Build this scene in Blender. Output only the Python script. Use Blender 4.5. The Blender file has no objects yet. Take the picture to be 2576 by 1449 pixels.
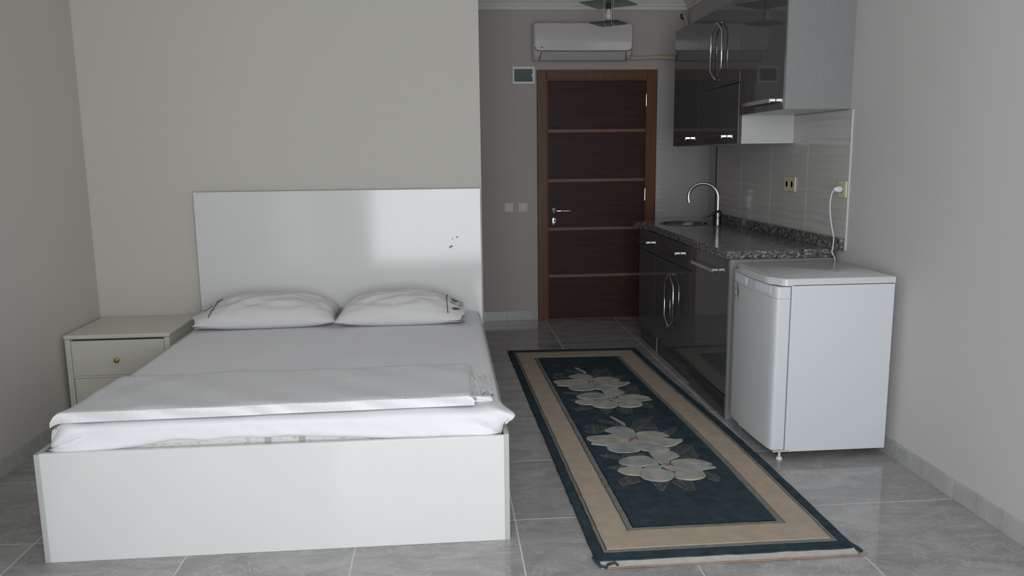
import bpy, bmesh, math, random
from mathutils import Vector, Matrix, noise

random.seed(7)
SC = bpy.context.scene
COL = SC.collection

# ------------------------------------------------------------------ camera
cam_data = bpy.data.cameras.new('camera')
cam_data.sensor_fit = 'HORIZONTAL'
cam_data.sensor_width = 36.0
cam_data.lens = 1999.2286 / 2576 * 36.0
cam_data.clip_start = 0.05
cam = bpy.data.objects.new('camera', cam_data)
COL.objects.link(cam)
CR = Vector((0.99644189, -0.08348869, -0.01154086))
CU = Vector((0.02502839, 0.16236055, 0.98641403))
CF = Vector((0.08048064, 0.98319311, -0.16387244))
M = Matrix((CR, CU, -CF)).transposed().to_4x4()
M.translation = Vector((0, 0, 1.40518))
cam.matrix_world = M
SC.camera = cam

# ------------------------------------------------------------------ world, daylight, exposure
world = bpy.data.worlds.new('daylight')
SC.world = world
world.use_nodes = True
bg = world.node_tree.nodes['Background']
bg.inputs['Color'].default_value = (0.94, 0.98, 1.02, 1)
bg.inputs['Strength'].default_value = 6.4
SC.view_settings.view_transform = 'Standard'
SC.view_settings.look = 'None'
SC.view_settings.exposure = 0.0
SC.view_settings.gamma = 1.0
SC.view_settings.use_curve_mapping = False
SC.cycles.use_denoising = True
SC.cycles.max_bounces = 10
SC.cycles.diffuse_bounces = 5
SC.cycles.adaptive_threshold = 0.02
SC.cycles.transparent_max_bounces = 12

# the balcony opening behind the camera lets the daylight in
WIN = (-0.97, 1.25, 0.10, 2.45)
YN = -0.4
pl = bpy.data.lights.new('balcony_daylight_portal', 'AREA')
pl.shape = 'RECTANGLE'
pl.size = WIN[1] - WIN[0]
pl.size_y = WIN[3] - WIN[2]
pl.cycles.is_portal = True
po = bpy.data.objects.new('balcony_daylight_portal', pl)
po.location = ((WIN[0] + WIN[1]) / 2, YN - 0.05, (WIN[2] + WIN[3]) / 2)
po.rotation_euler = (math.radians(90), 0, 0)
COL.objects.link(po)

# ------------------------------------------------------------------ key dimensions (metres)
XL, XR = -2.03, 2.045          # side walls
YB = 4.745                     # wall behind the bed
XA = 0.213                     # corner where the entrance recess starts
YD = 6.73                      # wall with the entrance door
ZC = 2.70                      # ceiling

# ------------------------------------------------------------------ materials
def new_mat(name):
    m = bpy.data.materials.new(name)
    m.use_nodes = True
    return m, m.node_tree, m.node_tree.nodes['Principled BSDF']

def P(name, col, rough=0.5, metal=0.0, var=0.0, scale=6.0, bump=0.0, bscale=200.0, coat=0.0, ior=1.5, spec=0.5, detail=4.0):
    m, nt, b = new_mat(name)
    b.inputs['Base Color'].default_value = (*col, 1)
    b.inputs['Roughness'].default_value = rough
    b.inputs['Metallic'].default_value = metal
    b.inputs['IOR'].default_value = ior
    b.inputs['Specular IOR Level'].default_value = spec
    b.inputs['Coat Weight'].default_value = coat
    tc = nt.nodes.new('ShaderNodeTexCoord')
    if var:
        n = nt.nodes.new('ShaderNodeTexNoise')
        n.inputs['Scale'].default_value = scale
        n.inputs['Detail'].default_value = detail
        r = nt.nodes.new('ShaderNodeValToRGB')
        r.color_ramp.elements[0].position = 0.3
        r.color_ramp.elements[1].position = 0.7
        r.color_ramp.elements[0].color = (*[c * (1 - var) for c in col], 1)
        r.color_ramp.elements[1].color = (*[min(1, c * (1 + var)) for c in col], 1)
        nt.links.new(tc.outputs['Object'], n.inputs['Vector'])
        nt.links.new(n.outputs['Fac'], r.inputs['Fac'])
        nt.links.new(r.outputs['Color'], b.inputs['Base Color'])
    if bump:
        n2 = nt.nodes.new('ShaderNodeTexNoise')
        n2.inputs['Scale'].default_value = bscale
        n2.inputs['Detail'].default_value = 3
        bp = nt.nodes.new('ShaderNodeBump')
        bp.inputs['Strength'].default_value = bump
        bp.inputs['Distance'].default_value = 0.002
        nt.links.new(tc.outputs['Object'], n2.inputs['Vector'])
        nt.links.new(n2.outputs['Fac'], bp.inputs['Height'])
        nt.links.new(bp.outputs['Normal'], b.inputs['Normal'])
    return m

def ramp(nt, fac, stops):
    r = nt.nodes.new('ShaderNodeValToRGB')
    cr = r.color_ramp
    while len(cr.elements) < len(stops):
        cr.elements.new(0.5)
    for e, (p, c) in zip(cr.elements, stops):
        e.position = p
        e.color = (*c, 1)
    nt.links.new(fac, r.inputs['Fac'])
    return r

def marble(name, dark, light, vein, rough, bumpy=0.12):
    m, nt, b = new_mat(name)
    tc = nt.nodes.new('ShaderNodeTexCoord')
    oi = nt.nodes.new('ShaderNodeObjectInfo')
    mul = nt.nodes.new('ShaderNodeMath'); mul.operation = 'MULTIPLY'; mul.inputs[1].default_value = 37.0
    comb = nt.nodes.new('ShaderNodeCombineXYZ')
    add = nt.nodes.new('ShaderNodeVectorMath'); add.operation = 'ADD'
    nt.links.new(oi.outputs['Random'], mul.inputs[0])
    for i in range(3):
        nt.links.new(mul.outputs[0], comb.inputs[i])
    nt.links.new(tc.outputs['Object'], add.inputs[0])
    nt.links.new(comb.outputs[0], add.inputs[1])
    mp = nt.nodes.new('ShaderNodeMapping')
    mp.inputs['Rotation'].default_value = (0, 0, 0.6)
    mp.inputs['Scale'].default_value = (1.0, 2.1, 1.0)
    nt.links.new(add.outputs[0], mp.inputs['Vector'])
    n1 = nt.nodes.new('ShaderNodeTexNoise')
    n1.inputs['Scale'].default_value = 3.2; n1.inputs['Detail'].default_value = 8
    n1.inputs['Roughness'].default_value = 0.6; n1.inputs['Distortion'].default_value = 1.1
    nt.links.new(mp.outputs[0], n1.inputs['Vector'])
    base = ramp(nt, n1.outputs['Fac'], [(0.30, dark), (0.72, light)])
    n2 = nt.nodes.new('ShaderNodeTexNoise')
    n2.inputs['Scale'].default_value = 2.6; n2.inputs['Detail'].default_value = 7
    n2.inputs['Roughness'].default_value = 0.65; n2.inputs['Distortion'].default_value = 2.2
    nt.links.new(mp.outputs[0], n2.inputs['Vector'])
    vm = ramp(nt, n2.outputs['Fac'], [(0.485, (0, 0, 0)), (0.5, (0.45, 0.45, 0.45)), (0.512, (0, 0, 0))])
    mix = nt.nodes.new('ShaderNodeMix'); mix.data_type = 'RGBA'
    nt.links.new(vm.outputs['Color'], mix.inputs['Factor'])
    nt.links.new(base.outputs['Color'], mix.inputs['A'])
    mix.inputs['B'].default_value = (*vein, 1)
    nt.links.new(mix.outputs['Result'], b.inputs['Base Color'])
    b.inputs['Roughness'].default_value = rough
    bp = nt.nodes.new('ShaderNodeBump')
    bp.inputs['Strength'].default_value = bumpy; bp.inputs['Distance'].default_value = 0.001
    nt.links.new(n2.outputs['Fac'], bp.inputs['Height'])
    nt.links.new(bp.outputs['Normal'], b.inputs['Normal'])
    return m

def granite(name):
    m, nt, b = new_mat(name)
    tc = nt.nodes.new('ShaderNodeTexCoord')
    v = nt.nodes.new('ShaderNodeTexVoronoi'); v.inputs['Scale'].default_value = 95
    n = nt.nodes.new('ShaderNodeTexNoise'); n.inputs['Scale'].default_value = 95; n.inputs['Detail'].default_value = 5
    nt.links.new(tc.outputs['Object'], v.inputs['Vector'])
    nt.links.new(tc.outputs['Object'], n.inputs['Vector'])
    a = ramp(nt, v.outputs['Color'], [(0.12, (0.06, 0.06, 0.062)), (0.38, (0.15, 0.147, 0.145)), (0.62, (0.21, 0.205, 0.20)), (0.88, (0.52, 0.51, 0.49))])
    c = ramp(nt, n.outputs['Fac'], [(0.36, (0.25, 0.25, 0.25)), (0.62, (1, 1, 1))])
    mx = nt.nodes.new('ShaderNodeMix'); mx.data_type = 'RGBA'; mx.blend_type = 'MULTIPLY'
    mx.inputs['Factor'].default_value = 0.75
    nt.links.new(a.outputs['Color'], mx.inputs['A']); nt.links.new(c.outputs['Color'], mx.inputs['B'])
    nt.links.new(mx.outputs['Result'], b.inputs['Base Color'])
    b.inputs['Roughness'].default_value = 0.16
    return m

def wood(name, dark, light, rough, axis='X', sc=3.0, spec=0.5):
    m, nt, b = new_mat(name)
    tc = nt.nodes.new('ShaderNodeTexCoord')
    mp = nt.nodes.new('ShaderNodeMapping')
    s = (1.0, 8.0, 16.0) if axis == 'X' else (16.0, 8.0, 1.0)
    mp.inputs['Scale'].default_value = s
    n = nt.nodes.new('ShaderNodeTexNoise'); n.inputs['Scale'].default_value = sc
    n.inputs['Detail'].default_value = 8; n.inputs['Distortion'].default_value = 0.8
    nt.links.new(tc.outputs['Object'], mp.inputs['Vector']); nt.links.new(mp.outputs[0], n.inputs['Vector'])
    r = ramp(nt, n.outputs['Fac'], [(0.3, dark), (0.7, light)])
    nt.links.new(r.outputs['Color'], b.inputs['Base Color'])
    b.inputs['Roughness'].default_value = rough
    b.inputs['Specular IOR Level'].default_value = spec
    return m

def wavy_tile(name, col):
    m, nt, b = new_mat(name)
    tc = nt.nodes.new('ShaderNodeTexCoord')
    w = nt.nodes.new('ShaderNodeTexWave'); w.wave_type = 'BANDS'; w.bands_direction = 'Z'
    w.inputs['Scale'].default_value = 11.0; w.inputs['Distortion'].default_value = 2.4
    w.inputs['Detail'].default_value = 1.0; w.inputs['Detail Scale'].default_value = 0.35
    mp = nt.nodes.new('ShaderNodeMapping'); mp.inputs['Scale'].default_value = (0.55, 0.55, 0.7)
    nt.links.new(tc.outputs['Object'], mp.inputs['Vector']); nt.links.new(mp.outputs[0], w.inputs['Vector'])
    bp = nt.nodes.new('ShaderNodeBump'); bp.inputs['Strength'].default_value = 0.32; bp.inputs['Distance'].default_value = 0.004
    nt.links.new(w.outputs['Fac'], bp.inputs['Height']); nt.links.new(bp.outputs['Normal'], b.inputs['Normal'])
    b.inputs['Base Color'].default_value = (*col, 1)
    b.inputs['Roughness'].default_value = 0.16
    return m

def waffle(name, col, scale=75, strength=0.8):
    m, nt, b = new_mat(name)
    tc = nt.nodes.new('ShaderNodeTexCoord')
    hs = []
    for d in ('X', 'Y'):
        w = nt.nodes.new('ShaderNodeTexWave'); w.wave_type = 'BANDS'; w.bands_direction = d
        w.inputs['Scale'].default_value = scale; w.inputs['Distortion'].default_value = 0.6
        nt.links.new(tc.outputs['Object'], w.inputs['Vector']); hs.append(w)
    mx = nt.nodes.new('ShaderNodeMath'); mx.operation = 'MAXIMUM'
    nt.links.new(hs[0].outputs['Fac'], mx.inputs[0]); nt.links.new(hs[1].outputs['Fac'], mx.inputs[1])
    bp = nt.nodes.new('ShaderNodeBump'); bp.inputs['Strength'].default_value = strength; bp.inputs['Distance'].default_value = 0.003
    nt.links.new(mx.outputs[0], bp.inputs['Height']); nt.links.new(bp.outputs['Normal'], b.inputs['Normal'])
    b.inputs['Base Color'].default_value = (*col, 1); b.inputs['Roughness'].default_value = 0.9
    b.inputs['Specular IOR Level'].default_value = 0.2
    return m

def quilt(name, col):
    m, nt, b = new_mat(name)
    tc = nt.nodes.new('ShaderNodeTexCoord')
    n = nt.nodes.new('ShaderNodeTexNoise'); n.inputs['Scale'].default_value = 60; n.inputs['Detail'].default_value = 6
    mp = nt.nodes.new('ShaderNodeMapping'); mp.inputs['Scale'].default_value = (0.6, 1, 1.8)
    nt.links.new(tc.outputs['Object'], mp.inputs['Vector']); nt.links.new(mp.outputs[0], n.inputs['Vector'])
    r = ramp(nt, n.outputs['Fac'], [(0.34, (0.42, 0.42, 0.40)), (0.42, col), (0.7, col)])
    nt.links.new(r.outputs['Color'], b.inputs['Base Color'])
    bp = nt.nodes.new('ShaderNodeBump'); bp.inputs['Strength'].default_value = 0.6; bp.inputs['Distance'].default_value = 0.004
    nt.links.new(n.outputs['Fac'], bp.inputs['Height']); nt.links.new(bp.outputs['Normal'], b.inputs['Normal'])
    b.inputs['Roughness'].default_value = 0.85
    return m

def pile(name, col, var=0.3, sc=30):
    m, nt, b = new_mat(name)
    tc = nt.nodes.new('ShaderNodeTexCoord')
    n = nt.nodes.new('ShaderNodeTexNoise'); n.inputs['Scale'].default_value = sc; n.inputs['Detail'].default_value = 6
    n2 = nt.nodes.new('ShaderNodeTexNoise'); n2.inputs['Scale'].default_value = 420; n2.inputs['Detail'].default_value = 2
    for k in (n, n2):
        nt.links.new(tc.outputs['Object'], k.inputs['Vector'])
    r = ramp(nt, n.outputs['Fac'], [(0.3, tuple(c * (1 - var) for c in col)), (0.7, tuple(min(1, c * (1 + var)) for c in col))])
    nt.links.new(r.outputs['Color'], b.inputs['Base Color'])
    bp = nt.nodes.new('ShaderNodeBump'); bp.inputs['Strength'].default_value = 0.7; bp.inputs['Distance'].default_value = 0.003
    nt.links.new(n2.outputs['Fac'], bp.inputs['Height']); nt.links.new(bp.outputs['Normal'], b.inputs['Normal'])
    b.inputs['Roughness'].default_value = 1.0; b.inputs['Specular IOR Level'].default_value = 0.1
    return m

def sheet_glass(name, tint, gloss):
    m, nt, b = new_mat(name)
    nt.nodes.remove(b)
    out = nt.nodes['Material Output']
    t = nt.nodes.new('ShaderNodeBsdfTransparent'); t.inputs['Color'].default_value = (*tint, 1)
    g = nt.nodes.new('ShaderNodeBsdfGlossy'); g.inputs['Roughness'].default_value = 0.15
    g.inputs['Color'].default_value = (0.8, 0.85, 0.82, 1)
    mx = nt.nodes.new('ShaderNodeMixShader'); mx.inputs[0].default_value = gloss
    nt.links.new(t.outputs[0], mx.inputs[1]); nt.links.new(g.outputs[0], mx.inputs[2]); nt.links.new(mx.outputs[0], out.inputs['Surface'])
    return m

MAT = dict(
    paint_cream=P('cream_wall_paint', (0.545, 0.525, 0.485), 0.85, bump=0.05, bscale=320, spec=0.3),
    paint_grey=P('pale_grey_wall_paint', (0.56, 0.545, 0.54), 0.85, bump=0.05, bscale=320, spec=0.3),
    paint_warm=P('warm_grey_wall_paint', (0.49, 0.44, 0.428), 0.85, bump=0.05, bscale=320, spec=0.3),
    ceiling=P('white_ceiling_paint', (0.82, 0.81, 0.78), 0.9),
    plaster=P('plaster_moulding', (0.70, 0.69, 0.66), 0.8),
    floor=marble('grey_marble_floor_tile', (0.255, 0.245, 0.245), (0.42, 0.41, 0.41), (0.60, 0.59, 0.59), 0.075, 0.05),
    skirting=marble('grey_marble_skirting', (0.37, 0.365, 0.36), (0.50, 0.495, 0.485), (0.60, 0.595, 0.585), 0.22),
    grout=P('pale_grout', (0.62, 0.62, 0.61), 0.9),
    dgrout=P('tile_grout', (0.60, 0.59, 0.58), 0.9),
    wtile=wavy_tile('wavy_white_wall_tile', (0.52, 0.51, 0.50)),
    white_board=P('white_melamine_board', (0.69, 0.695, 0.685), 0.10, var=0.01, scale=3),
    edge_board=P('grey_board_edge', (0.46, 0.465, 0.45), 0.4),
    sheet=P('white_cotton_sheet', (0.785, 0.785, 0.815), 0.92, bump=0.5, bscale=120, spec=0.15),
    pillowcase=P('white_pillowcase', (0.70, 0.69, 0.69), 0.92, bump=0.2, bscale=240, spec=0.15),
    waffle=waffle('white_waffle_cotton', (0.80, 0.80, 0.825), 42, 0.7),
    waffle_hem=waffle('white_waffle_hem', (0.79, 0.79, 0.80), 55, 0.7),
    quilt=quilt('quilted_mattress_border', (0.62, 0.62, 0.595)),
    strap=P('grey_mattress_strap', (0.36, 0.36, 0.34), 0.8),
    teal=P('teal_print', (0.05, 0.24, 0.29), 0.9, var=0.1, scale=30),
    slate=P('slate_blue_print', (0.10, 0.14, 0.17), 0.9, var=0.1, scale=30),
    piping=P('charcoal_stitching', (0.09, 0.095, 0.10), 0.9),
    cream_lac=P('cream_lacquer', (0.61, 0.60, 0.52), 0.38),
    gap=P('dark_gap', (0.03, 0.028, 0.026), 0.9),
    brass=P('polished_brass', (0.62, 0.42, 0.18), 0.2, metal=1),
    gloss_grey=P('anthracite_gloss_lacquer', (0.088, 0.088, 0.090), 0.035, ior=1.55),
    panel_grey=P('silver_grey_cabinet_board', (0.255, 0.26, 0.262), 0.4, var=0.05, scale=60),
    panel_white=P('white_cabinet_board', (0.58, 0.58, 0.575), 0.35),
    plinth=P('dark_plinth_board', (0.05, 0.05, 0.052), 0.2),
    granite=granite('grey_granite'),
    chrome=P('polished_chrome', (0.78, 0.78, 0.78), 0.08, metal=1),
    steel=P('brushed_steel', (0.34, 0.34, 0.34), 0.18, metal=1),
    dsteel=P('dark_chrome', (0.16, 0.16, 0.17), 0.18, metal=1),
    fridge=P('white_fridge_enamel', (0.66, 0.685, 0.71), 0.3, bump=0.04, bscale=380),
    fridge_top=P('white_fridge_worktop', (0.62, 0.62, 0.635), 0.14),
    grip=P('translucent_grip_plastic', (0.76, 0.80, 0.88), 0.25),
    gasket=P('grey_gasket', (0.22, 0.24, 0.27), 0.7),
    green=P('green_print', (0.16, 0.24, 0.06), 0.5),
    paper=P('white_sticker_print', (0.68, 0.68, 0.66), 0.5),
    ink=P('black_ink', (0.02, 0.02, 0.02), 0.6),
    greyink=P('grey_ink', (0.22, 0.22, 0.22), 0.6),
    ac=P('white_plastic_shell', (0.62, 0.59, 0.585), 0.18),
    ac_vane=P('white_plastic_vane', (0.56, 0.53, 0.52), 0.3),
    tape=P('cream_pipe_tape', (0.50, 0.46, 0.34), 0.7, var=0.1, scale=14),
    rubber=P('black_rubber', (0.02, 0.02, 0.02), 0.7),
    lampglass=sheet_glass('grey_green_lamp_glass', (0.50, 0.54, 0.50), 0.14),
    bulb=P('frosted_bulb', (0.60, 0.62, 0.58), 0.3),
    ivory=P('ivory_switch_plastic', (0.52, 0.49, 0.40), 0.35),
    ivory_s=P('ivory_socket_plastic', (0.62, 0.60, 0.42), 0.35),
    white_pl=P('white_plastic', (0.72, 0.72, 0.72), 0.35),
    smoke=P('smoked_glass_cover', (0.07, 0.085, 0.085), 0.1),
    door_dark=wood('dark_wenge_veneer', (0.034, 0.016, 0.014), (0.058, 0.028, 0.024), 0.5, 'X', spec=0.2),
    door_strip=wood('light_brown_inlay', (0.17, 0.09, 0.06), (0.23, 0.125, 0.085), 0.45, 'X', spec=0.3),
    door_frame=wood('chestnut_veneer', (0.12, 0.052, 0.026), (0.165, 0.076, 0.040), 0.45, 'Z', spec=0.3),
    navy=pile('navy_wool_pile', (0.036, 0.056, 0.071), 0.25, 18),
    olive=pile('grey_green_wool_pile', (0.20, 0.205, 0.185), 0.15),
    beige=pile('beige_wool_pile', (0.44, 0.36, 0.288), 0.08, 16),
    petal=pile('ivory_wool_pile', (0.385, 0.375, 0.335), 0.2, 14),
    petal_b=pile('blue_grey_wool_pile', (0.33, 0.345, 0.335), 0.25, 14),
    heart=pile('rose_wool_pile', (0.30, 0.17, 0.15), 0.15),
    leafp=pile('dark_leaf_wool_pile', (0.072, 0.083, 0.086), 0.3),
    leafl=pile('pale_leaf_outline_pile', (0.20, 0.205, 0.195), 0.2),
    backing=pile('rug_backing', (0.012, 0.016, 0.022), 0.2),
    binding=pile('off_white_rug_binding', (0.50, 0.47, 0.44), 0.1),
    jute=pile('tan_rug_fringe', (0.33, 0.22, 0.15), 0.2),
)

# ------------------------------------------------------------------ building helpers
ORG = {}

def link(o, parent=None):
    COL.objects.link(o)
    if parent is not None:
        o.parent = parent
    return o

def obj(name, bm, mat, parent=None, smooth=None, origin=None, weighted=False):
    """one mesh object from a bmesh in room coordinates"""
    bmesh.ops.recalc_face_normals(bm, faces=bm.faces)
    if parent is not None:
        org = ORG[parent.name]
    elif origin is not None:
        org = Vector(origin)
    else:
        xs = [v.co for v in bm.verts]
        org = Vector(((min(v.x for v in xs) + max(v.x for v in xs)) / 2, (min(v.y for v in xs) + max(v.y for v in xs)) / 2, min(v.z for v in xs)))
    for v in bm.verts:
        v.co -= org
    me = bpy.data.meshes.new(name)
    bm.to_mesh(me); bm.free()
    for m in (mat if isinstance(mat, (list, tuple)) else [mat]):
        me.materials.append(MAT[m])
    if smooth is not None:
        for p in me.polygons:
            p.use_smooth = True
        me.set_sharp_from_angle(angle=math.radians(smooth))
    o = bpy.data.objects.new(name, me)
    link(o, parent)
    if weighted:
        o.modifiers.new('weighted_normals', 'WEIGHTED_NORMAL')
    if parent is None:
        o.location = org
    ORG[o.name] = org
    return o

def thing(name, label, cat, loc, group=None):
    o = bpy.data.objects.new(name, None)
    o.empty_display_size = 0.05
    COL.objects.link(o)
    o.location = loc
    ORG[o.name] = Vector(loc)
    o['label'] = label; o['category'] = cat
    if group:
        o['group'] = group
    return o

def tag(o, label, cat, group=None):
    o['label'] = label; o['category'] = cat
    if group:
        o['group'] = group
    return o

def struct(o, label=None):
    o['kind'] = 'structure'
    if label:
        o['label'] = label
    return o

def add_box(bm, x0, x1, y0, y1, z0, z1, bev=0.0, seg=2, mi=0):
    r = bmesh.ops.create_cube(bm, size=1.0)
    vs = r['verts']
    for v in vs:
        v.co = Vector(((x0 + x1) / 2 + v.co.x * (x1 - x0), (y0 + y1) / 2 + v.co.y * (y1 - y0), (z0 + z1) / 2 + v.co.z * (z1 - z0)))
    fs = set(f for v in vs for f in v.link_faces)
    for f in fs:
        f.material_index = mi
    if bev > 0:
        es = list(set(e for v in vs for e in v.link_edges))
        bmesh.ops.bevel(bm, geom=es, offset=bev, segments=seg, affect='EDGES', profile=0.5, clamp_overlap=True)
    return bm

def BX(*a, **k):
    return add_box(bmesh.new(), *a, **k)

def box(name, mat, parent, x0, x1, y0, y1, z0, z1, bev=0.0, seg=2):
    return obj(name, BX(x0, x1, y0, y1, z0, z1, bev=bev, seg=seg), mat, parent, smooth=60 if bev and seg > 2 else None, weighted=bool(bev) and seg > 2)

def add_prism(bm, pts, axis, a, b, mi=0):
    """pts: 2D outline; axis 'x': pts are (y,z); 'y': (x,z); 'z': (x,y); extruded from a to b"""
    def mk(p, t):
        return {'x': (t, p[0], p[1]), 'y': (p[0], t, p[1]), 'z': (p[0], p[1], t)}[axis]
    A = [bm.verts.new(mk(p, a)) for p in pts]
    B = [bm.verts.new(mk(p, b)) for p in pts]
    n = len(pts)
    fs = [bm.faces.new(A), bm.faces.new(list(reversed(B)))]
    for i in range(n):
        fs.append(bm.faces.new((A[i], B[i], B[(i + 1) % n], A[(i + 1) % n])))
    for f in fs:
        f.material_index = mi
    return bm

def add_tube(bm, pts, r, n=10, cap=True, mi=0):
    pts = [Vector(p) for p in pts]
    rs = r if isinstance(r, (list, tuple)) else [r] * len(pts)
    rings = []
    up = None
    for i, p in enumerate(pts):
        d = (pts[min(i + 1, len(pts) - 1)] - pts[max(i - 1, 0)]).normalized()
        if up is None:
            up = Vector((0, 0, 1)) if abs(d.z) < 0.9 else Vector((1, 0, 0))
        s = d.cross(up)
        if s.length < 1e-5:
            s = d.orthogonal()
        s.normalize(); up = s.cross(d).normalized()
        rings.append([bm.verts.new(p + (s * math.cos(2 * math.pi * k / n) + up * math.sin(2 * math.pi * k / n)) * rs[i]) for k in range(n)])
    for a, b in zip(rings, rings[1:]):
        for k in range(n):
            f = bm.faces.new((a[k], a[(k + 1) % n], b[(k + 1) % n], b[k])); f.material_index = mi
    if cap:
        bm.faces.new(list(reversed(rings[0]))); bm.faces.new(rings[-1])
    return bm

def add_lathe(bm, prof, c, n=28, axis='z', mi=0):
    """prof: (radius, offset) pairs around an axis through c"""
    def mk(r, t, a):
        u, v = r * math.cos(a), r * math.sin(a)
        return Vector(c) + Vector({'z': (u, v, t), 'x': (t, u, v), 'y': (u, t, v)}[axis])
    rings = []
    for r, t in prof:
        if r < 1e-6:
            rings.append([bm.verts.new(mk(0, t, 0))])
        else:
            rings.append([bm.verts.new(mk(r, t, 2 * math.pi * k / n)) for k in range(n)])
    for a, b in zip(rings, rings[1:]):
        for k in range(n):
            k2 = (k + 1) % n
            if len(a) == 1 and len(b) > 1:
                f = bm.faces.new((a[0], b[k2], b[k]))
            elif len(b) == 1 and len(a) > 1:
                f = bm.faces.new((a[k], a[k2], b[0]))
            elif len(a) > 1:
                f = bm.faces.new((a[k], a[k2], b[k2], b[k]))
            f.material_index = mi
    return bm

def smoothpath(pts, k=4):
    pts = [Vector(p) for p in pts]
    out = []
    for i in range(len(pts) - 1):
        p0 = pts[max(i - 1, 0)]; p1 = pts[i]; p2 = pts[i + 1]; p3 = pts[min(i + 2, len(pts) - 1)]
        for j in range(k):
            t = j / k
            out.append(0.5 * ((2 * p1) + (p2 - p0) * t + (2 * p0 - 5 * p1 + 4 * p2 - p3) * t * t + (3 * p1 - p0 - 3 * p2 + p3) * t ** 3))
    out.append(pts[-1])
    return out

def inst(name, me, loc, parent):
    o = bpy.data.objects.new(name, me)
    link(o, parent)
    o.location = Vector(loc) - ORG[parent.name]
    ORG[o.name] = Vector(loc)
    return o

def lines_between(lo, hi, start, step):
    k = math.floor((lo - start) / step)
    out = [lo]
    g = start + k * step
    while g < hi - 1e-6:
        if g > lo + 1e-6:
            out.append(g)
        g += step
    out.append(hi)
    return out

def piece_mesh(cache, key, name, dims, mat, bev):
    if key not in cache:
        bm = BX(-dims[0] / 2, dims[0] / 2, -dims[1] / 2, dims[1] / 2, -dims[2] / 2, dims[2] / 2, bev=bev, seg=1)
        me = bpy.data.meshes.new(name)
        bm.to_mesh(me); bm.free()
        me.materials.append(MAT[mat])
        cache[key] = me
    return cache[key]

# ------------------------------------------------------------------ the room: floor and its tiles
floor = struct(obj('floor', BX(XL - 0.15, 2.5, YN - 0.15, YD + 0.15, -0.12, -0.0008), 'grout', origin=(0, 0, -0.12)), 'grey marble tiled floor with pale joints')
TS, J = 0.6, 0.0042
GX0, GY0 = -1.56038, 2.30866
cache = {}
for xa, xb in zip(lines_between(XL, 2.26, GX0, TS), lines_between(XL, 2.26, GX0, TS)[1:]):
    yl = lines_between(YN, YD, GY0, TS)
    for ya, yb in zip(yl, yl[1:]):
        w, d = xb - xa - J, yb - ya - J
        if w < 0.02 or d < 0.02:
            continue
        me = piece_mesh(cache, ('f', round(w, 3), round(d, 3)), 'tile', (w, d, 0.01), 'floor', 0.0012)
        inst('tile', me, ((xa + xb) / 2, (ya + yb) / 2, -0.005), floor)

# walls
struct(obj('wall_left', BX(XL - 0.15, XL, YN - 0.12, YB, 0, ZC), 'paint_cream'), 'cream painted wall beside the nightstand')
struct(obj('wall_shade_block', BX(XL, -1.52, 0.1, 2.45, 0, ZC), 'paint_cream'), 'cream block added out of view to shade the left wall')  # unseen block, added so the left wall darkens towards the camera
struct(obj('wall_bed', BX(XL - 0.15, XA, YB, YD + 0.12, 0, ZC), 'paint_cream'), 'cream painted wall behind the headboard')
struct(obj('wall_door', BX(XA, 2.5, YD, YD + 0.12, 0, ZC), 'paint_warm'), 'pale painted wall around the entrance door')
wall_right = struct(obj('wall_right', BX(XR, 2.5, YN - 0.12, 5.90, 0, ZC), 'paint_grey', origin=(XR, 4, 0)), 'pale grey wall behind the kitchen')
bm = BX(2.26, 2.5, 5.90, YD, 0, ZC)
add_box(bm, XR, 2.26, 5.90, YD, 2.12, ZC)
struct(obj('wall_recess', bm, 'paint_grey'), 'pale recessed wall beyond the kitchen')
bm = bmesh.new()
x0, x1, z0, z1 = WIN
add_box(bm, XL - 0.15, x0, YN - 0.12, YN, 0, ZC)
add_box(bm, x1, 2.5, YN - 0.12, YN, 0, ZC)
add_box(bm, x0, x1, YN - 0.12, YN, z1, ZC)
add_box(bm, x0, x1, YN - 0.12, YN, -0.12, z0)
struct(obj('wall_balcony', bm, 'paint_cream'), 'wall with the open balcony doorway')
bm = bmesh.new()
for a in ((x0, x0 + 0.06, z0, z1), (x1 - 0.06, x1, z0, z1), (x0 + 0.06, x1 - 0.06, z1 - 0.06, z1), (x0 + 0.06, x1 - 0.06, z0, z0 + 0.04)):
    add_box(bm, a[0], a[1], YN - 0.09, YN - 0.02, a[2], a[3], bev=0.004)
struct(obj('window_1', bm, 'white_pl'), 'white frame of the open balcony doorway')
struct(obj('ceiling', BX(XL - 0.15, 2.5, YN - 0.12, YD + 0.12, ZC, ZC + 0.12), 'ceiling'), 'white ceiling')

# plaster cornice: profile as (distance from wall, height)
CORN = [(0, 2.575), (0.022, 2.577), (0.026, 2.603), (0.034, 2.606), (0.040, 2.625), (0.062, 2.645), (0.075, 2.672), (0.082, 2.678), (0.085, 2.70), (0, 2.70)]
struct(obj('trim_1', add_prism(bmesh.new(), [(YD - d, z) for d, z in CORN], 'x', XA, XR), 'plaster', smooth=30), 'plaster cornice above the air conditioner')
struct(obj('trim_2', add_prism(bmesh.new(), [(XR - d, z) for d, z in CORN], 'y', YN, YD), 'plaster', smooth=30), 'plaster cornice above the wall cabinets')
struct(obj('trim_3', add_prism(bmesh.new(), [(YB - d, z) for d, z in CORN], 'x', XL, XA), 'plaster', smooth=30), 'plaster cornice above the bed')
struct(obj('trim_4', add_prism(bmesh.new(), [(XL + d, z) for d, z in CORN], 'y', YN, YB), 'plaster', smooth=30), 'plaster cornice along the wall by the nightstand')

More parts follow.
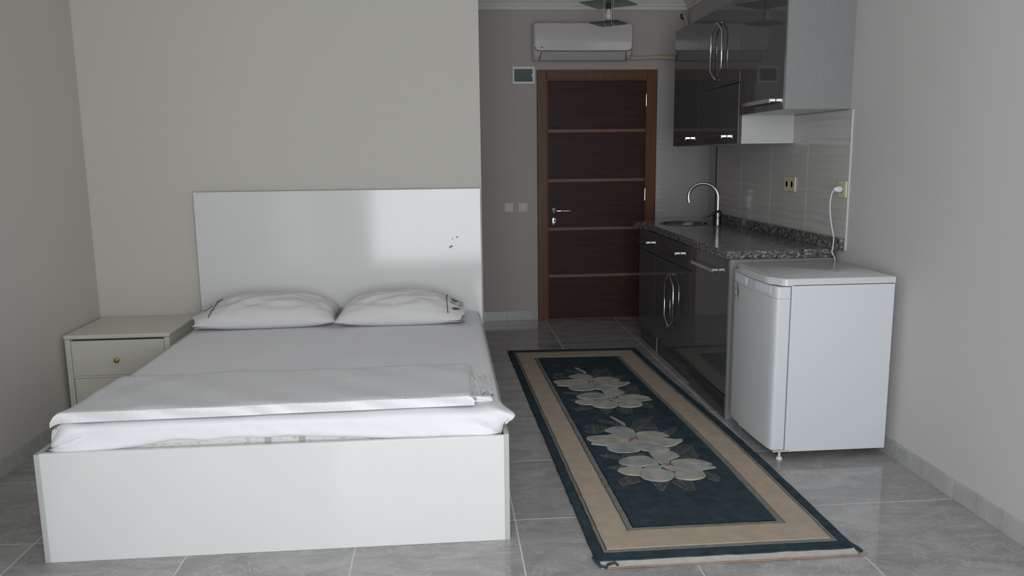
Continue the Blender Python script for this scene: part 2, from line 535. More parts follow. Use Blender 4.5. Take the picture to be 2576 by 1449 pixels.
# marble skirting, tile by tile
def skirting(name, axis, fixed, lo, hi, start, label, side=0):
    t = 0.010
    H = 0.082
    if axis == 'y':
        sgn = side or (-1 if fixed > 0 else 1)
        back = BX(min(fixed, fixed + sgn * 0.006), max(fixed, fixed + sgn * 0.006), lo, hi, 0, H - 0.002)
    else:
        back = BX(lo, hi, fixed - 0.006, fixed, 0, H - 0.002)
    root = struct(obj(name, back, 'grout'), label)
    ls = lines_between(lo, hi, start, TS)
    for a, b in zip(ls, ls[1:]):
        L = b - a - 0.003
        if L < 0.02:
            continue
        if axis == 'y':
            me = piece_mesh(cache, ('s', axis, round(L, 3)), 'skirting_tile', (t, L, H), 'skirting', 0.001)
            inst('skirting_tile', me, (fixed + sgn * t / 2, (a + b) / 2, H / 2), root)
        else:
            me = piece_mesh(cache, ('s', axis, round(L, 3)), 'skirting_tile', (L, t, H), 'skirting', 0.001)
            inst('skirting_tile', me, ((a + b) / 2, fixed - t / 2, H / 2), root)
    return root
skirting('baseboard_right', 'y', XR, YN, 3.98, GY0, 'grey marble skirting beside the refrigerator')
skirting('baseboard_left', 'y', XL, YN, YB, GY0, 'grey marble skirting along the wall by the nightstand')
skirting('baseboard_alcove', 'y', XA, YB + 0.01, YD - 0.012, GY0, 'grey marble skirting around the corner behind the headboard', 1)
skirting('baseboard_door', 'x', YD, XA, 0.775, 0.5, 'grey marble skirting beside the entrance door')

# wavy wall tiles on the kitchen wall and beside the door
ys = [3.905, 4.375, 4.88, 5.385, 5.892]
for ya, yb in zip(ys, ys[1:]):
    zs = [0.905, 1.0, 1.2, 1.4, 1.618]
    for za, zb in zip(zs, zs[1:]):
        me = piece_mesh(cache, ('w', round(yb - ya, 3), round(zb - za, 3)), 'wall_tile', (0.008, yb - ya - 0.003, zb - za - 0.003), 'wtile', 0.0008)
        inst('wall_tile', me, (XR - 0.004, (ya + yb) / 2, (za + zb) / 2), wall_right)
box('grout_bed', 'dgrout', wall_right, XR - 0.0068, XR, 3.905, 5.892, 0.905, 1.617)
box('gap_shade_strip', 'rubber', wall_right, XR - 0.012, XR + 0.002, 5.892, 5.902, 0.0, 2.10)  # black strip stands in for the shadow gap where the tiles end
wall_door = bpy.data.objects['wall_door']
box('grout_bed', 'dgrout', wall_door, 1.79, 2.26, YD - 0.0068, YD, 0.0, 2.10)
xs = [1.79, 1.963, 2.26]
for xa, xb in zip(xs, xs[1:]):
    zs = [0.0, 0.2, 0.4, 0.6, 0.8, 1.0, 1.2, 1.4, 1.6, 1.8, 2.0, 2.10]
    for za, zb in zip(zs, zs[1:]):
        me = piece_mesh(cache, ('v', round(xb - xa, 3), round(zb - za, 3)), 'wall_tile', (xb - xa - 0.003, 0.008, zb - za - 0.003), 'wtile', 0.0008)
        inst('wall_tile', me, ((xa + xb) / 2, YD - 0.004, (za + zb) / 2), wall_door)

# ------------------------------------------------------------------ entrance door
dx0, dx1, dz1 = 0.775, 1.786, 2.100
lx0, lx1, lz1 = 0.868, 1.690, 2.010
door = struct(obj('door_1', BX(lx0 - 0.01, lx1 + 0.01, YD - 0.012, YD, 0.004, lz1 + 0.005), 'gap'), 'dark brown entrance door with light inlaid strips')
st = [0.382, 0.786, 1.195, 1.606]
ed = [0.008] + st + [lz1]
for i in range(5):
    za = ed[i] + (0.012 if i else 0); zb = ed[i + 1] - (0.012 if i < 4 else 0)
    box('door_panel', 'door_dark', door, lx0, lx1, YD - 0.022, YD - 0.010, za, zb, bev=0.001, seg=1)
for z in st:
    box('inlay_strip', 'door_strip', door, lx0, lx1, YD - 0.021, YD - 0.010, z - 0.012, z + 0.012)
# casing: outer boards and the rebate inside them
for n, (a, b, c, d) in (('casing_board', (dx0, lx0 - 0.014, 0, dz1)), ('casing_board', (lx1 + 0.014, dx1, 0, dz1)), ('casing_board', (lx0 - 0.014, lx1 + 0.014, lz1 + 0.016, dz1))):
    box(n, 'door_frame', door, a, b, YD - 0.036, YD, c, d, bev=0.004)
for (a, b, c, d) in ((lx0 - 0.014, lx0 - 0.003, 0, lz1 + 0.016), (lx1 + 0.003, lx1 + 0.014, 0, lz1 + 0.016), (lx0 - 0.003, lx1 + 0.003, lz1 + 0.004, lz1 + 0.016)):
    box('rebate_strip', 'door_frame', door, a, b, YD - 0.028, YD, c, d)
for z in (1.855, 1.07, 0.25):
    obj('hinge', add_lathe(bmesh.new(), [(0, -0.05), (0.008, -0.05), (0.008, 0.05), (0, 0.05)], (lx1 + 0.004, YD - 0.034, z), n=10), 'chrome', door, smooth=40)
h = obj('lever_handle', add_lathe(bmesh.new(), [(0, -0.055), (0.012, -0.055), (0.013, -0.034), (0.024, -0.030), (0.027, -0.024), (0.027, -0.020), (0, -0.020)], (0.915, YD - 0.001, 0.942), n=24, axis='y'), 'chrome', door, smooth=35)
obj('lever', add_tube(bmesh.new(), [(0.915, YD - 0.058, 0.942), (0.93, YD - 0.066, 0.942), (0.98, YD - 0.068, 0.943), (1.045, YD - 0.066, 0.942)], [0.010, 0.010, 0.009, 0.008], n=10), 'chrome', h, smooth=50)
k = obj('lock_plate', BX(0.898, 0.934, YD - 0.028, YD - 0.021, 0.812, 0.885, bev=0.008), 'steel', door, smooth=40)
obj('keyhole', add_lathe(bmesh.new(), [(0, -0.031), (0.008, -0.031), (0.008, -0.026), (0, -0.026)], (0.916, YD, 0.858), n=14, axis='y'), 'gap', k)

# ------------------------------------------------------------------ bed frame
bed = thing('bed_frame', 'white board bed frame with tall headboard and low footboard', 'bed', (-0.62, 3.72, 0))
hb = obj('headboard', BX(-1.437, 0.204, 4.700, 4.722, 0, 1.22, bev=0.002), 'white_board', bed)
for (x, z, r) in ((0.02, 0.878, 0.007), (0.031, 0.882, 0.006), (0.062, 0.935, 0.006), (0.035, 0.925, 0.004)):
    obj('scuff_mark', add_lathe(bmesh.new(), [(0, -0.0006), (r, -0.0004), (r, 0)], (x, 4.700, z), n=7, axis='y'), 'greyink', hb)
box('footboard', 'white_board', bed, -1.428, 0.190, 2.750, 2.768, 0, 0.405, bev=0.0015)
box('side_rail', 'edge_board', bed, 0.190, 0.208, 2.750, 4.700, 0, 0.410, bev=0.0015)
box('side_rail', 'edge_board', bed, -1.446, -1.428, 2.750, 4.700, 0, 0.402, bev=0.0015)
for i in range(12):
    box('slat', 'edge_board', bed, -1.428, 0.190, 2.85 + i * 0.155, 2.93 + i * 0.155, 0.225, 0.245)

# ------------------------------------------------------------------ mattress and fitted sheet
MZ = 0.495
MX0, MX1, MY0, MY1 = -1.412, 0.182, 2.785, 4.695
def rgrid(x0, x1, y0, y1, z0, z1, r, step, fn=None, bottom=True):
    """box of fine quads with rounded edges; fn moves each vertex"""
    bm = bmesh.new()
    nx, ny, nz = (max(2, int(round((b - a) / step))) for a, b in ((x0, x1), (y0, y1), (z0, z1)))
    nz = max(nz, 6)
    def warp(p):
        q = Vector((min(max(p.x, x0 + r), x1 - r), min(max(p.y, y0 + r), y1 - r), min(max(p.z, z0 + r), z1 - r)))
        d = p - q
        if d.length > 1e-9:
            p = q + d.normalized() * r if d.length > r or True else p
        return fn(p) if fn else p
    def face(o, u, v, nu, nv):
        g = [[bm.verts.new(warp(o + u * (i / nu) + v * (j / nv))) for j in range(nv + 1)] for i in range(nu + 1)]
        for i in range(nu):
            for j in range(nv):
                bm.faces.new((g[i][j], g[i + 1][j], g[i + 1][j + 1], g[i][j + 1]))
    X, Y, Z = Vector((x1 - x0, 0, 0)), Vector((0, y1 - y0, 0)), Vector((0, 0, z1 - z0))
    o = Vector((x0, y0, z0))
    face(o + Z, X, Y, nx, ny)
    if bottom:
        face(o, X, Y, nx, ny)
    face(o, X, Z, nx, nz); face(o + Y, X, Z, nx, nz)
    face(o, Y, Z, ny, nz); face(o + X, Y, Z, ny, nz)
    bmesh.ops.remove_doubles(bm, verts=bm.verts, dist=1e-5)
    return bm

mat = thing('mattress', 'thick white mattress in a fitted sheet inside the bed frame', 'mattress', (-0.60, 3.74, 0.245))
mb = obj('mattress_body', rgrid(MX0, MX1, MY0, MY1, 0.245, MZ - 0.006, 0.035, 0.06), 'quilt', mat, smooth=60)
for x in (-0.655, -0.535):
    box('strap', 'strap', mb, x - 0.011, x + 0.011, MY0 - 0.004, MY0 + 0.002, 0.36, 0.445)
def hem_z(x):
    t = min(1, max(0, (x + 1.24) / 0.25)) * min(1, max(0, (-0.12 - x) / 0.45))
    return 0.380 + 0.036 * t + 0.003 * math.sin(x * 31) * t
def sheet_fn(p):
    p = p.copy()
    w = min(1.0, max(0.0, (MY0 + 0.09 - p.y) / 0.09))
    lo = hem_z(p.x) * w + 0.36 * (1 - w)
    p.z = lo + (p.z - 0.30) * (MZ - lo) / (MZ - 0.30)
    if p.x < MX0 + 0.2:
        p.x += 0.030 * max(0.0, (p.z - 0.40) / 0.095) * (1 - max(0, p.x - MX0) / 0.2)
    n = noise.noise(p * 3.1) * 0.003 + noise.noise(p * 9.0) * 0.0012
    if p.z > MZ - 0.03:
        p.z += n
    # gathered front corners
    for cx, s in ((MX0, 1), (MX1, -1)):
        d = math.hypot(p.x - cx, p.y - MY0)
        if d < 0.4:
            k = (1 - d / 0.4) ** 2
            ang = math.atan2(p.z - 0.40, (p.x - cx) * s + 0.02)
            p.y -= k * 0.016 * math.sin(ang * 11 + 1.0)
            p.z += k * 0.009 * math.sin(ang * 9)
    if p.y < MY0 + 0.06:
        p.y += noise.noise(Vector((p.x * 4, 3, p.z * 9))) * 0.007 - 0.003 + noise.noise(Vector((p.x * 16 + p.z * 30, 5, p.z * 22))) * 0.004
        # the hem rides up over the middle
    d = math.hypot(p.x - MX1, (p.y - MY0) * 0.8)
    if d < 0.16 and p.z > 0.40:
        k = (1 - d / 0.16) ** 1.5 * math.exp(-((p.z - 0.468) / 0.03) ** 2)
        p.x += 0.058 * k
    return p
bm = rgrid(MX0 - 0.006, MX1 + 0.006, MY0 - 0.006, MY1 + 0.003, 0.30, MZ, 0.042, 0.02, sheet_fn, bottom=False)
obj('fitted_sheet', bm, 'sheet', mat, smooth=70)

# ------------------------------------------------------------------ pillows
def pillow(name, label, cx, cy, yaw, hl, hw, T, flap):
    """hl/hw half length/width, T height; flap: +1/-1 side of the open printed end"""
    root = thing(name, label, 'pillow', (cx, cy, MZ), 'pillows against the headboard')
    c, s = math.cos(yaw), math.sin(yaw)
    def S(u, v, top):
        bu = max(0.0, 1 - abs(u) ** 2.4); bv = max(0.0, 1 - abs(v) ** 2.2)
        h = (bu ** 0.5) * (bv ** 0.55)
        x = hl * u * (1 - 0.05 * (1 - v * v) * abs(u)); y = hw * v * (1 - 0.06 * (1 - u * u))
        wr = noise.noise(Vector((u * 2.5 + cx, v * 5.5, 4.0))) * 0.013 + noise.noise(Vector((u * 5 + v * 3, v * 9 - u * 4, 1.7 + cx))) * 0.008
        edge = min(1.0, h * 2.2)
        if top:
            z = 0.036 + (T - 0.036) * h + wr * edge + 0.025 * (v + 1) / 2 * h
        else:
            z = 0.036 - 0.034 * min(1.0, h * 1.7)
        return Vector((cx + c * x - s * y, cy + s * x + c * y, MZ + z))
    N, K = 44, 30
    bm = bmesh.new()
    for top in (True, False):
        g = [[bm.verts.new(S(-1 + 2 * i / N, -1 + 2 * j / K, top)) for j in range(K + 1)] for i in range(N + 1)]
        for i in range(N):
            for j in range(K):
                bm.faces.new((g[i][j], g[i + 1][j], g[i + 1][j + 1], g[i][j + 1]))
    bmesh.ops.remove_doubles(bm, verts=bm.verts, dist=1e-4)
    obj('pillow_body', bm, 'pillowcase', root, smooth=80)
    # open end of the pillowcase: a flattened sleeve
    U0 = 0.78
    def F(t, v, top):
        a = S(flap * U0, v, top)
        e = S(flap * U0, v, True); e2 = S(flap * U0, v, False)
        k = 0.55 + 0.45 * t
        zo = (a.z - MZ)
        zz = zo * (1 - 0.45 * t) + 0.010 * t
        ox = flap * (t * (hl * 0.235 + 0.018 * math.sin(v * 7 + cx) * t) + 0.001)
        off = 0.004 * (1 if top else -0.2)
        return Vector((a.x + c * ox, a.y + s * ox, MZ + zz + off))
    bm = bmesh.new()
    for top in (True, False):
        g = [[bm.verts.new(F(i / 8, -1 + 2 * j / K, top)) for j in range(K + 1)] for i in range(9)]
        for i in range(8):
            for j in range(K):
                bm.faces.new((g[i][j], g[i + 1][j], g[i + 1][j + 1], g[i][j + 1]))
    bmesh.ops.remove_doubles(bm, verts=bm.verts, dist=1e-4)
    fl = obj('pillowcase_flap', bm, 'pillowcase', root, smooth=80)
    obj('piping', add_tube(bmesh.new(), [F(0.02, -0.9 + 1.75 * j / 24, True) + Vector((0, 0, 0.001)) for j in range(25)], 0.0022, n=6), 'piping', fl, smooth=60)
    def print_leaf(t0, v0, rt, rv, ang, mat):
        bm = bmesh.new()
        R = []
        for k in range(16):
            a = 2 * math.pi * k / 16
            dt, dv = rt * math.cos(a), rv * math.sin(a) * (1 - 0.35 * math.cos(a))
            t = t0 + dt * math.cos(ang) - dv * math.sin(ang); v = v0 + (dt * math.sin(ang) + dv * math.cos(ang)) * 1.0
            R.append(bm.verts.new(F(min(1, max(0.02, t)), v, True) + Vector((0, 0, 0.0022))))
        cen = bm.verts.new(F(t0, v0, True) + Vector((0, 0, 0.003)))
        for k in range(16):
            bm.faces.new((cen, R[k], R[(k + 1) % 16]))
        obj('printed_leaf', bm, mat, fl)
    if flap > 0:
        print_leaf(0.58, 0.02, 0.24, 0.15, 0.2, 'teal')
        print_leaf(0.50, -0.34, 0.26, 0.055, 0.35, 'slate')
        print_leaf(0.55, -0.62, 0.24, 0.070, 0.3, 'slate')
        print_leaf(0.93, 0.05, 0.03, 0.06, 0.0, 'slate')
    else:
        print_leaf(0.45, -0.30, 0.24, 0.09, -0.3, 'slate')
        print_leaf(0.32, -0.05, 0.05, 0.05, 0.0, 'slate')
    return root
pillow('pillow', 'plump white pillow on the nightstand side, one grey-blue leaf printed at its end', -0.990, 4.475, 0.03, 0.375, 0.215, 0.155, -1)
pillow('pillow', 'white pillow nearer the door, flap printed with a teal leaf', -0.268, 4.455, -0.02, 0.345, 0.215, 0.155, 1)

# ------------------------------------------------------------------ folded blanket at the foot
bl = thing('folded_blanket', 'white waffle cotton blanket folded across the foot of the mattress', 'blanket', (-0.64, 3.08, MZ))
def blanket_layer(name, x0, x1, f0, f1, b0, b1, zb, th_f, th_b, mat, seed, parent, drop=True, nx=90, ny=30, amp=1.0):
    """slab from front edge (y f0 at x0, f1 at x1) to back edge; thickness th_f at front, th_b at back"""
    bm = bmesh.new()
    T, B = [], []
    for i in range(nx + 1):
        u = i / nx
        x = x0 + (x1 - x0) * u
        ya = f0 + (f1 - f0) * u + 0.006 * noise.noise(Vector((x * 3, seed, 0)))
        yb = b0 + (b1 - b0) * u + 0.012 * noise.noise(Vector((x * 4, seed + 5, 0)))
        rt, rb = [], []
        for j in range(ny + 1):
            v = j / ny
            y = ya + (yb - ya) * v
            th = th_f + (th_b - th_f) * min(1, v * 1.6) ** 0.8
            edge = min(1.0, v * 26, (1 - v) * 30 + 0.2, u * 60 + 0.25, (1 - u) * 60 + 0.3) ** 0.5
            wv = 0.004 * noise.noise(Vector((x * 6, y * 8, seed))) + 0.010 * max(0, noise.noise(Vector((x * 2.2, y * 3.0, seed + 9)))) * (1 if u < 0.5 else 0.35) + 0.0025 * math.sin(x * 17 + y * 20)
            wv *= amp
            zb2 = zb
            if drop and x < -1.355:
                zb2 -= min(0.03, (-1.355 - x) ** 2 * 8)
            rt.append(bm.verts.new((x, y, zb2 + th * edge + wv * min(1, edge))))
            rb.append(bm.verts.new((x, y, zb2 + 0.001)))
        T.append(rt); B.append(rb)
    for i in range(nx):
        for j in range(ny):
            bm.faces.new((T[i][j], T[i + 1][j], T[i + 1][j + 1], T[i][j + 1]))
            bm.faces.new((B[i][j], B[i][j + 1], B[i + 1][j + 1], B[i + 1][j]))
    for i in range(nx):
        bm.faces.new((T[i][0], B[i][0], B[i + 1][0], T[i + 1][0])); bm.faces.new((T[i][ny], T[i + 1][ny], B[i + 1][ny], B[i][ny]))
    for j in range(ny):
        bm.faces.new((T[0][j], T[0][j + 1], B[0][j + 1], B[0][j])); bm.faces.new((T[nx][j], B[nx][j], B[nx][j + 1], T[nx][j + 1]))
    return obj(name, bm, mat, parent, smooth=60)
blanket_layer('upper_fold', -1.392, 0.082, 2.804, 2.840, 3.345, 3.385, MZ + 0.004, 0.034, 0.019, 'waffle', 2.0, bl)
blanket_layer('hem', -1.400, 0.088, 2.788, 2.823, 2.806, 2.842, MZ + 0.005, 0.033, 0.037, 'waffle_hem', 2.0, bl, nx=120, ny=6, amp=0.3)
uf = blanket_layer('under_fold', 0.02, 0.145, 2.93, 2.93, 3.17, 3.23, MZ + 0.001, 0.010, 0.008, 'waffle', 6.0, bl, drop=False, nx=14, ny=14)
blanket_layer('hem', 0.075, 0.158, 2.868, 2.872, 2.905, 2.91, MZ + 0.002, 0.016, 0.018, 'waffle_hem', 7.0, bl, drop=False, nx=14, ny=5)
def frill(path, w, h, parent, seed):
    bm = bmesh.new()
    P_ = smoothpath(path, 12)
    prev = None
    for i, p in enumerate(P_):
        d = (P_[min(i + 1, len(P_) - 1)] - P_[max(i - 1, 0)]); d.z = 0; d.normalize()
        s = Vector((d.y, -d.x, 0))
        ww = w * (1 + 0.25 * math.sin(i * 1.4 + seed))
        a = bm.verts.new(p); b = bm.verts.new(p + s * ww * 0.5 + Vector((0, 0, h * (0.7 + 0.5 * math.sin(i * 1.9 + seed)))))
        e = bm.verts.new(p + s * ww + Vector((0, 0, 0.002)))
        f = bm.verts.new(p + s * ww * 0.5 + Vector((0, 0, -0.002)))
        if prev:
            q = prev
            bm.faces.new((q[0], a, b, q[1])); bm.faces.new((q[1], b, e, q[2])); bm.faces.new((q[2], e, f, q[3])); bm.faces.new((q[3], f, a, q[0]))
        prev = (a, b, e, f)
    obj('frill', bm, 'waffle_hem', parent, smooth=50)
frill([(0.082, 2.86, MZ + 0.012), (0.080, 3.10, MZ + 0.012), (0.076, 3.37, MZ + 0.010)], 0.014, 0.012, bl, 0.0)
frill([(0.143, 2.92, MZ + 0.006), (0.145, 3.08, MZ + 0.006), (0.146, 3.23, MZ + 0.006)], 0.020, 0.010, uf, 1.0)
frill([(0.120, 2.94, MZ + 0.010), (0.112, 3.08, MZ + 0.012), (0.092, 3.23, MZ + 0.010)], 0.018, 0.010, uf, 2.0)

# ------------------------------------------------------------------ nightstand
nx0, nx1, ny0, ny1 = -2.008, -1.475, 4.24, 4.725
ns = thing('nightstand', 'cream lacquered nightstand with two drawers between wall and bed', 'nightstand', ((nx0 + nx1) / 2, (ny0 + ny1) / 2, 0))
box('top', 'cream_lac', ns, nx0 - 0.004, nx1 + 0.004, ny0 - 0.006, ny1, 0.482, 0.506, bev=0.008, seg=3)
box('side_panel', 'cream_lac', ns, nx0, nx0 + 0.028, ny0, ny1, 0, 0.482, bev=0.003)
box('side_panel', 'cream_lac', ns, nx1 - 0.028, nx1, ny0, ny1, 0, 0.482, bev=0.003)
box('back_panel', 'cream_lac', ns, nx0 + 0.028, nx1 - 0.028, ny1 - 0.01, ny1, 0, 0.482)
box('plinth', 'cream_lac', ns, nx0 + 0.028, nx1 - 0.028, ny0 + 0.01, ny0 + 0.026, 0, 0.05)
box('inner_shade_board', 'gap', ns, nx0 + 0.028, nx1 - 0.028, ny0 + 0.03, ny0 + 0.04, 0.05, 0.482)
box('rail', 'cream_lac', ns, nx0 + 0.028, nx1 - 0.028, ny0 + 0.004, ny0 + 0.03, 0.272, 0.284)
d1 = box('drawer', 'cream_lac', ns, nx0 + 0.030, nx1 - 0.030, ny0 + 0.002, ny0 + 0.022, 0.285, 0.473, bev=0.002)
d2 = box('drawer', 'cream_lac', ns, nx0 + 0.032, nx1 - 0.032, ny0 + 0.002, ny0 + 0.022, 0.055, 0.270, bev=0.002)
for d, z in ((d1, 0.368), (d2, 0.165)):
    kb = obj('knob', add_lathe(bmesh.new(), [(0, -0.030), (0.008, -0.029), (0.013, -0.024), (0.014, -0.019), (0.011, -0.013), (0.006, -0.009), (0.007, 0.0), (0, 0.0)], (-1.747, ny0 + 0.002, z), n=20, axis='y'), 'brass', d, smooth=50)

# ------------------------------------------------------------------ kitchen: base cabinets, wall cabinets
def bar_handle(parent, xf, ya, yb, z):
    """flat chrome bar pull standing off a front that faces -x"""
    bm = bmesh.new()
    add_box(bm, xf - 0.034, xf - 0.001, ya, yb, z - 0.0075, z + 0.0075, bev=0.0015, seg=1)
    add_box(bm, xf - 0.036, xf - 0.030, ya, yb, z - 0.014, z + 0.0075, bev=0.0015, seg=1)
    return obj('handle', bm, 'chrome', parent)

def bow_handle(parent, xf, seam, d, zb, zt, w=0.10):
    """bent chrome rod whose pointed ends meet the seam between two doors"""
    x = xf - 0.018
    e = 0.008
    pts = [(xf - 0.004, seam + d * e, zt), (x, seam + d * (e + 0.006), zt - 0.004), (x, seam + d * (w - 0.02), zt - 0.045), (x, seam + d * w, zt - 0.065),
           (x, seam + d * w, zb + 0.065), (x, seam + d * (w - 0.02), zb + 0.045), (x, seam + d * (e + 0.006), zb + 0.004), (xf - 0.004, seam + d * e, zb)]
    return obj('handle', add_tube(bmesh.new(), pts, 0.0065, n=8), 'chrome', parent, smooth=50)

def front(name, parent, xf, ya, yb, za, zb, t=0.020):
    return box(name, 'gloss_grey', parent, xf, xf + t, ya + 0.0015, yb - 0.0015, za + 0.0015, zb - 0.0015, bev=0.0012, seg=2)

def carcass(root, xf, ya, yb, za, zb, near, far, xb=XR - 0.012, t=0.018, plinth=0.0):
    box('side_panel', near, root, xf, xb, ya, ya + t, 0 if plinth else za, zb, bev=0.0008)
    box('side_panel', far, root, xf + 0.004, xb, yb - t, yb, 0 if plinth else za, zb)
    box('bottom_panel', 'panel_white', root, xf + 0.004, xb, ya + t, yb - t, za, za + t)
    box('back_panel', 'panel_white', root, xb - 0.006, xb, ya + t, yb - t, za + t, zb)
    if plinth:
        box('plinth', 'plinth', root, xf - 0.004, xf + 0.012, ya + t, yb - t, 0.0, plinth)

XF = 1.467
ZT = 0.860
cab = thing('base_cabinet', 'anthracite gloss base cabinet with one wide door, next to the refrigerator', 'cabinet', (1.75, 4.31, 0), 'kitchen base cabinets')
carcass(cab, XF + 0.0, 3.985, 4.637, 0.122, ZT, 'panel_grey', 'panel_white', plinth=0.118)
dr = front('door', cab, XF, 4.004, 4.635, 0.122, ZT - 0.003)
bar_handle(dr, XF, 4.165, 4.545, 0.782)
cab = thing('base_cabinet', 'anthracite gloss sink cabinet with two doors and bent chrome handles', 'cabinet', (1.75, 5.05, 0), 'kitchen base cabinets')
carcass(cab, XF + 0.022, 4.639, 5.465, 0.122, ZT, 'panel_white', 'panel_white', plinth=0.118)
dr = front('drawer', cab, XF, 4.639, 5.463, 0.705, ZT - 0.003)
bar_handle(dr, XF, 4.875, 5.225, 0.787)
for d, ya, yb in ((-1, 4.639, 5.052), (1, 5.052, 5.463)):
    dr = front('door', cab, XF, ya, yb, 0.122, 0.703)
    bow_handle(dr, XF, 5.052, d, 0.275, 0.625)
cab = thing('base_cabinet', 'narrow anthracite gloss base cabinet at the far end by the entrance door', 'cabinet', (1.75, 5.7, 0), 'kitchen base cabinets')
carcass(cab, XF + 0.022, 5.467, 5.935, 0.122, ZT, 'panel_white', 'panel_grey', plinth=0.118)
dr = front('drawer', cab, XF, 5.467, 5.935, 0.705, ZT - 0.003)
bar_handle(dr, XF, 5.60, 5.82, 0.778)
front('door', cab, XF, 5.467, 5.935, 0.122, 0.703)

XU = 1.70
ZU = 2.285
cab = thing('wall_cabinet', 'wide anthracite gloss wall cabinet with silver-grey side above the sockets', 'cabinet', (1.87, 4.25, 1.62), 'kitchen wall cabinets')
carcass(cab, XU, 3.938, 4.568, 1.620, ZU, 'panel_grey', 'panel_white', xb=XR)
box('top_panel', 'panel_white', cab, XU + 0.004, XR, 3.956, 4.55, ZU - 0.018, ZU)
dr = front('flap_door', cab, XU, 3.957, 4.567, 1.620, ZU)
bar_handle(dr, XU, 4.05, 4.435, 1.672)
cab = thing('wall_cabinet', 'anthracite gloss wall cabinet with bent chrome handles above a low flap', 'cabinet', (1.87, 4.94, 1.46), 'kitchen wall cabinets')
carcass(cab, XU + 0.022, 4.571, 5.314, 1.460, ZU, 'panel_white', 'panel_white', xb=XR - 0.009)
box('top_panel', 'panel_white', cab, XU + 0.024, XR - 0.009, 4.589, 5.296, ZU - 0.018, ZU)
dr = front('flap_door', cab, XU, 4.571, 5.314, 1.460, 1.806)
bar_handle(dr, XU, 4.755, 5.13, 1.508)
for d, ya, yb in ((-1, 4.571, 4.942), (1, 4.942, 5.314)):
    dr = front('door', cab, XU, ya, yb, 1.808, ZU)
    bow_handle(dr, XU, 4.942, d, 1.855, 2.195)
cab = thing('wall_cabinet', 'plain anthracite gloss wall cabinet at the far end by the entrance door', 'cabinet', (1.87, 5.6, 1.46), 'kitchen wall cabinets')
carcass(cab, XU + 0.022, 5.316, 5.895, 1.460, ZU, 'panel_white', 'panel_grey', xb=XR - 0.009)
box('top_panel', 'panel_white', cab, XU + 0.024, XR - 0.009, 5.334, 5.877, ZU - 0.018, ZU)
dr = front('door', cab, XU, 5.316, 5.895, 1.460, ZU)
bar_handle(dr, XU, 5.48, 5.73, 1.513)

# ------------------------------------------------------------------ granite worktop with inset round sink
SX, SY, SR = 1.735, 5.665, 0.185
wt = thing('worktop', 'speckled grey granite worktop with raised back edge over the base cabinets', 'worktop', (1.75, 4.97, 0.862))
bm = bmesh.new()
outer = [(1.448, 3.992), (1.460, 4.9), (1.470, 5.58), (1.424, 5.955), (XR - 0.009, 5.955), (XR - 0.009, 3.992)]
inner = [(SX + (SR - 0.012) * math.cos(2 * math.pi * k / 40), SY + (SR - 0.012) * math.sin(2 * math.pi * k / 40)) for k in range(40)]
ed_ = []
for loop in (outer, inner):
    vs = [bm.verts.new((x, y, 0.905)) for x, y in loop]
    ed_ += [bm.edges.new((vs[i], vs[(i + 1) % len(vs)])) for i in range(len(vs))]
bmesh.ops.triangle_fill(bm, use_beauty=True, edges=ed_)
ext = bmesh.ops.extrude_face_region(bm, geom=list(bm.faces))
for g in ext['geom']:
    if isinstance(g, bmesh.types.BMVert):
        g.co.z = 0.862
obj('slab', bm, 'granite', wt)
box('upstand', 'granite', wt, XR - 0.029, XR - 0.009, 3.915, 5.90, 0.9055, 0.966, bev=0.0015)

sink = thing('sink', 'round stainless steel sink inset in the granite worktop', 'sink', (SX, SY, 0.75))
obj('bowl', add_lathe(bmesh.new(), [(SR, 0.9055), (SR - 0.002, 0.9085), (SR - 0.012, 0.9090), (SR - 0.018, 0.904), (SR - 0.024, 0.86), (SR - 0.035, 0.79), (0.12, 0.762), (0.03, 0.755), (0.03, 0.753),
    (0.122, 0.760), (SR - 0.033, 0.788), (SR - 0.022, 0.858), (SR - 0.016, 0.9025), (SR, 0.9055)], (SX, SY, 0), n=48), 'steel', sink, smooth=60)
obj('drain', add_lathe(bmesh.new(), [(0, 0.757), (0.028, 0.757), (0.034, 0.760), (0.034, 0.754), (0, 0.754)], (SX, SY, 0), n=24), 'chrome', sink, smooth=40)

FX, FY = 1.925, 5.52
fa = thing('faucet', 'chrome swan-neck faucet with side lever behind the sink', 'faucet', (FX, FY, 0.905))
obj('base', add_lathe(bmesh.new(), [(0, 0), (0.030, 0), (0.030, 0.006), (0.029, 0.010), (0.028, 0.055), (0.030, 0.085), (0.024, 0.10), (0.012, 0.104), (0, 0.104)], (FX, FY, 0.905), n=24), 'dsteel', fa, smooth=50)
dv = Vector((-0.185, 0.10, 0)); L = dv.length; dv.normalize()
pts = [Vector((FX, FY, 1.0)), Vector((FX, FY, 1.06)), Vector((FX, FY, 1.10))]
R = L / 2
for k in range(1, 15):
    a = math.pi * (k / 14) * 1.06
    pts.append(Vector((FX, FY, 1.10)) + dv * (R - R * math.cos(a)) + Vector((0, 0, R * math.sin(a) * 0.92)))
pts.append(pts[-1] + Vector((0.004, -0.002, -0.022)))
obj('spout', add_tube(bmesh.new(), pts, 0.0115, n=14), 'chrome', fa, smooth=60)
lv = obj('lever', add_tube(bmesh.new(), [(FX - 0.01, FY, 0.985), (FX - 0.035, FY + 0.012, 0.980), (FX - 0.10, FY + 0.035, 0.952)], [0.014, 0.010, 0.006], n=10), 'dsteel', fa, smooth=50)

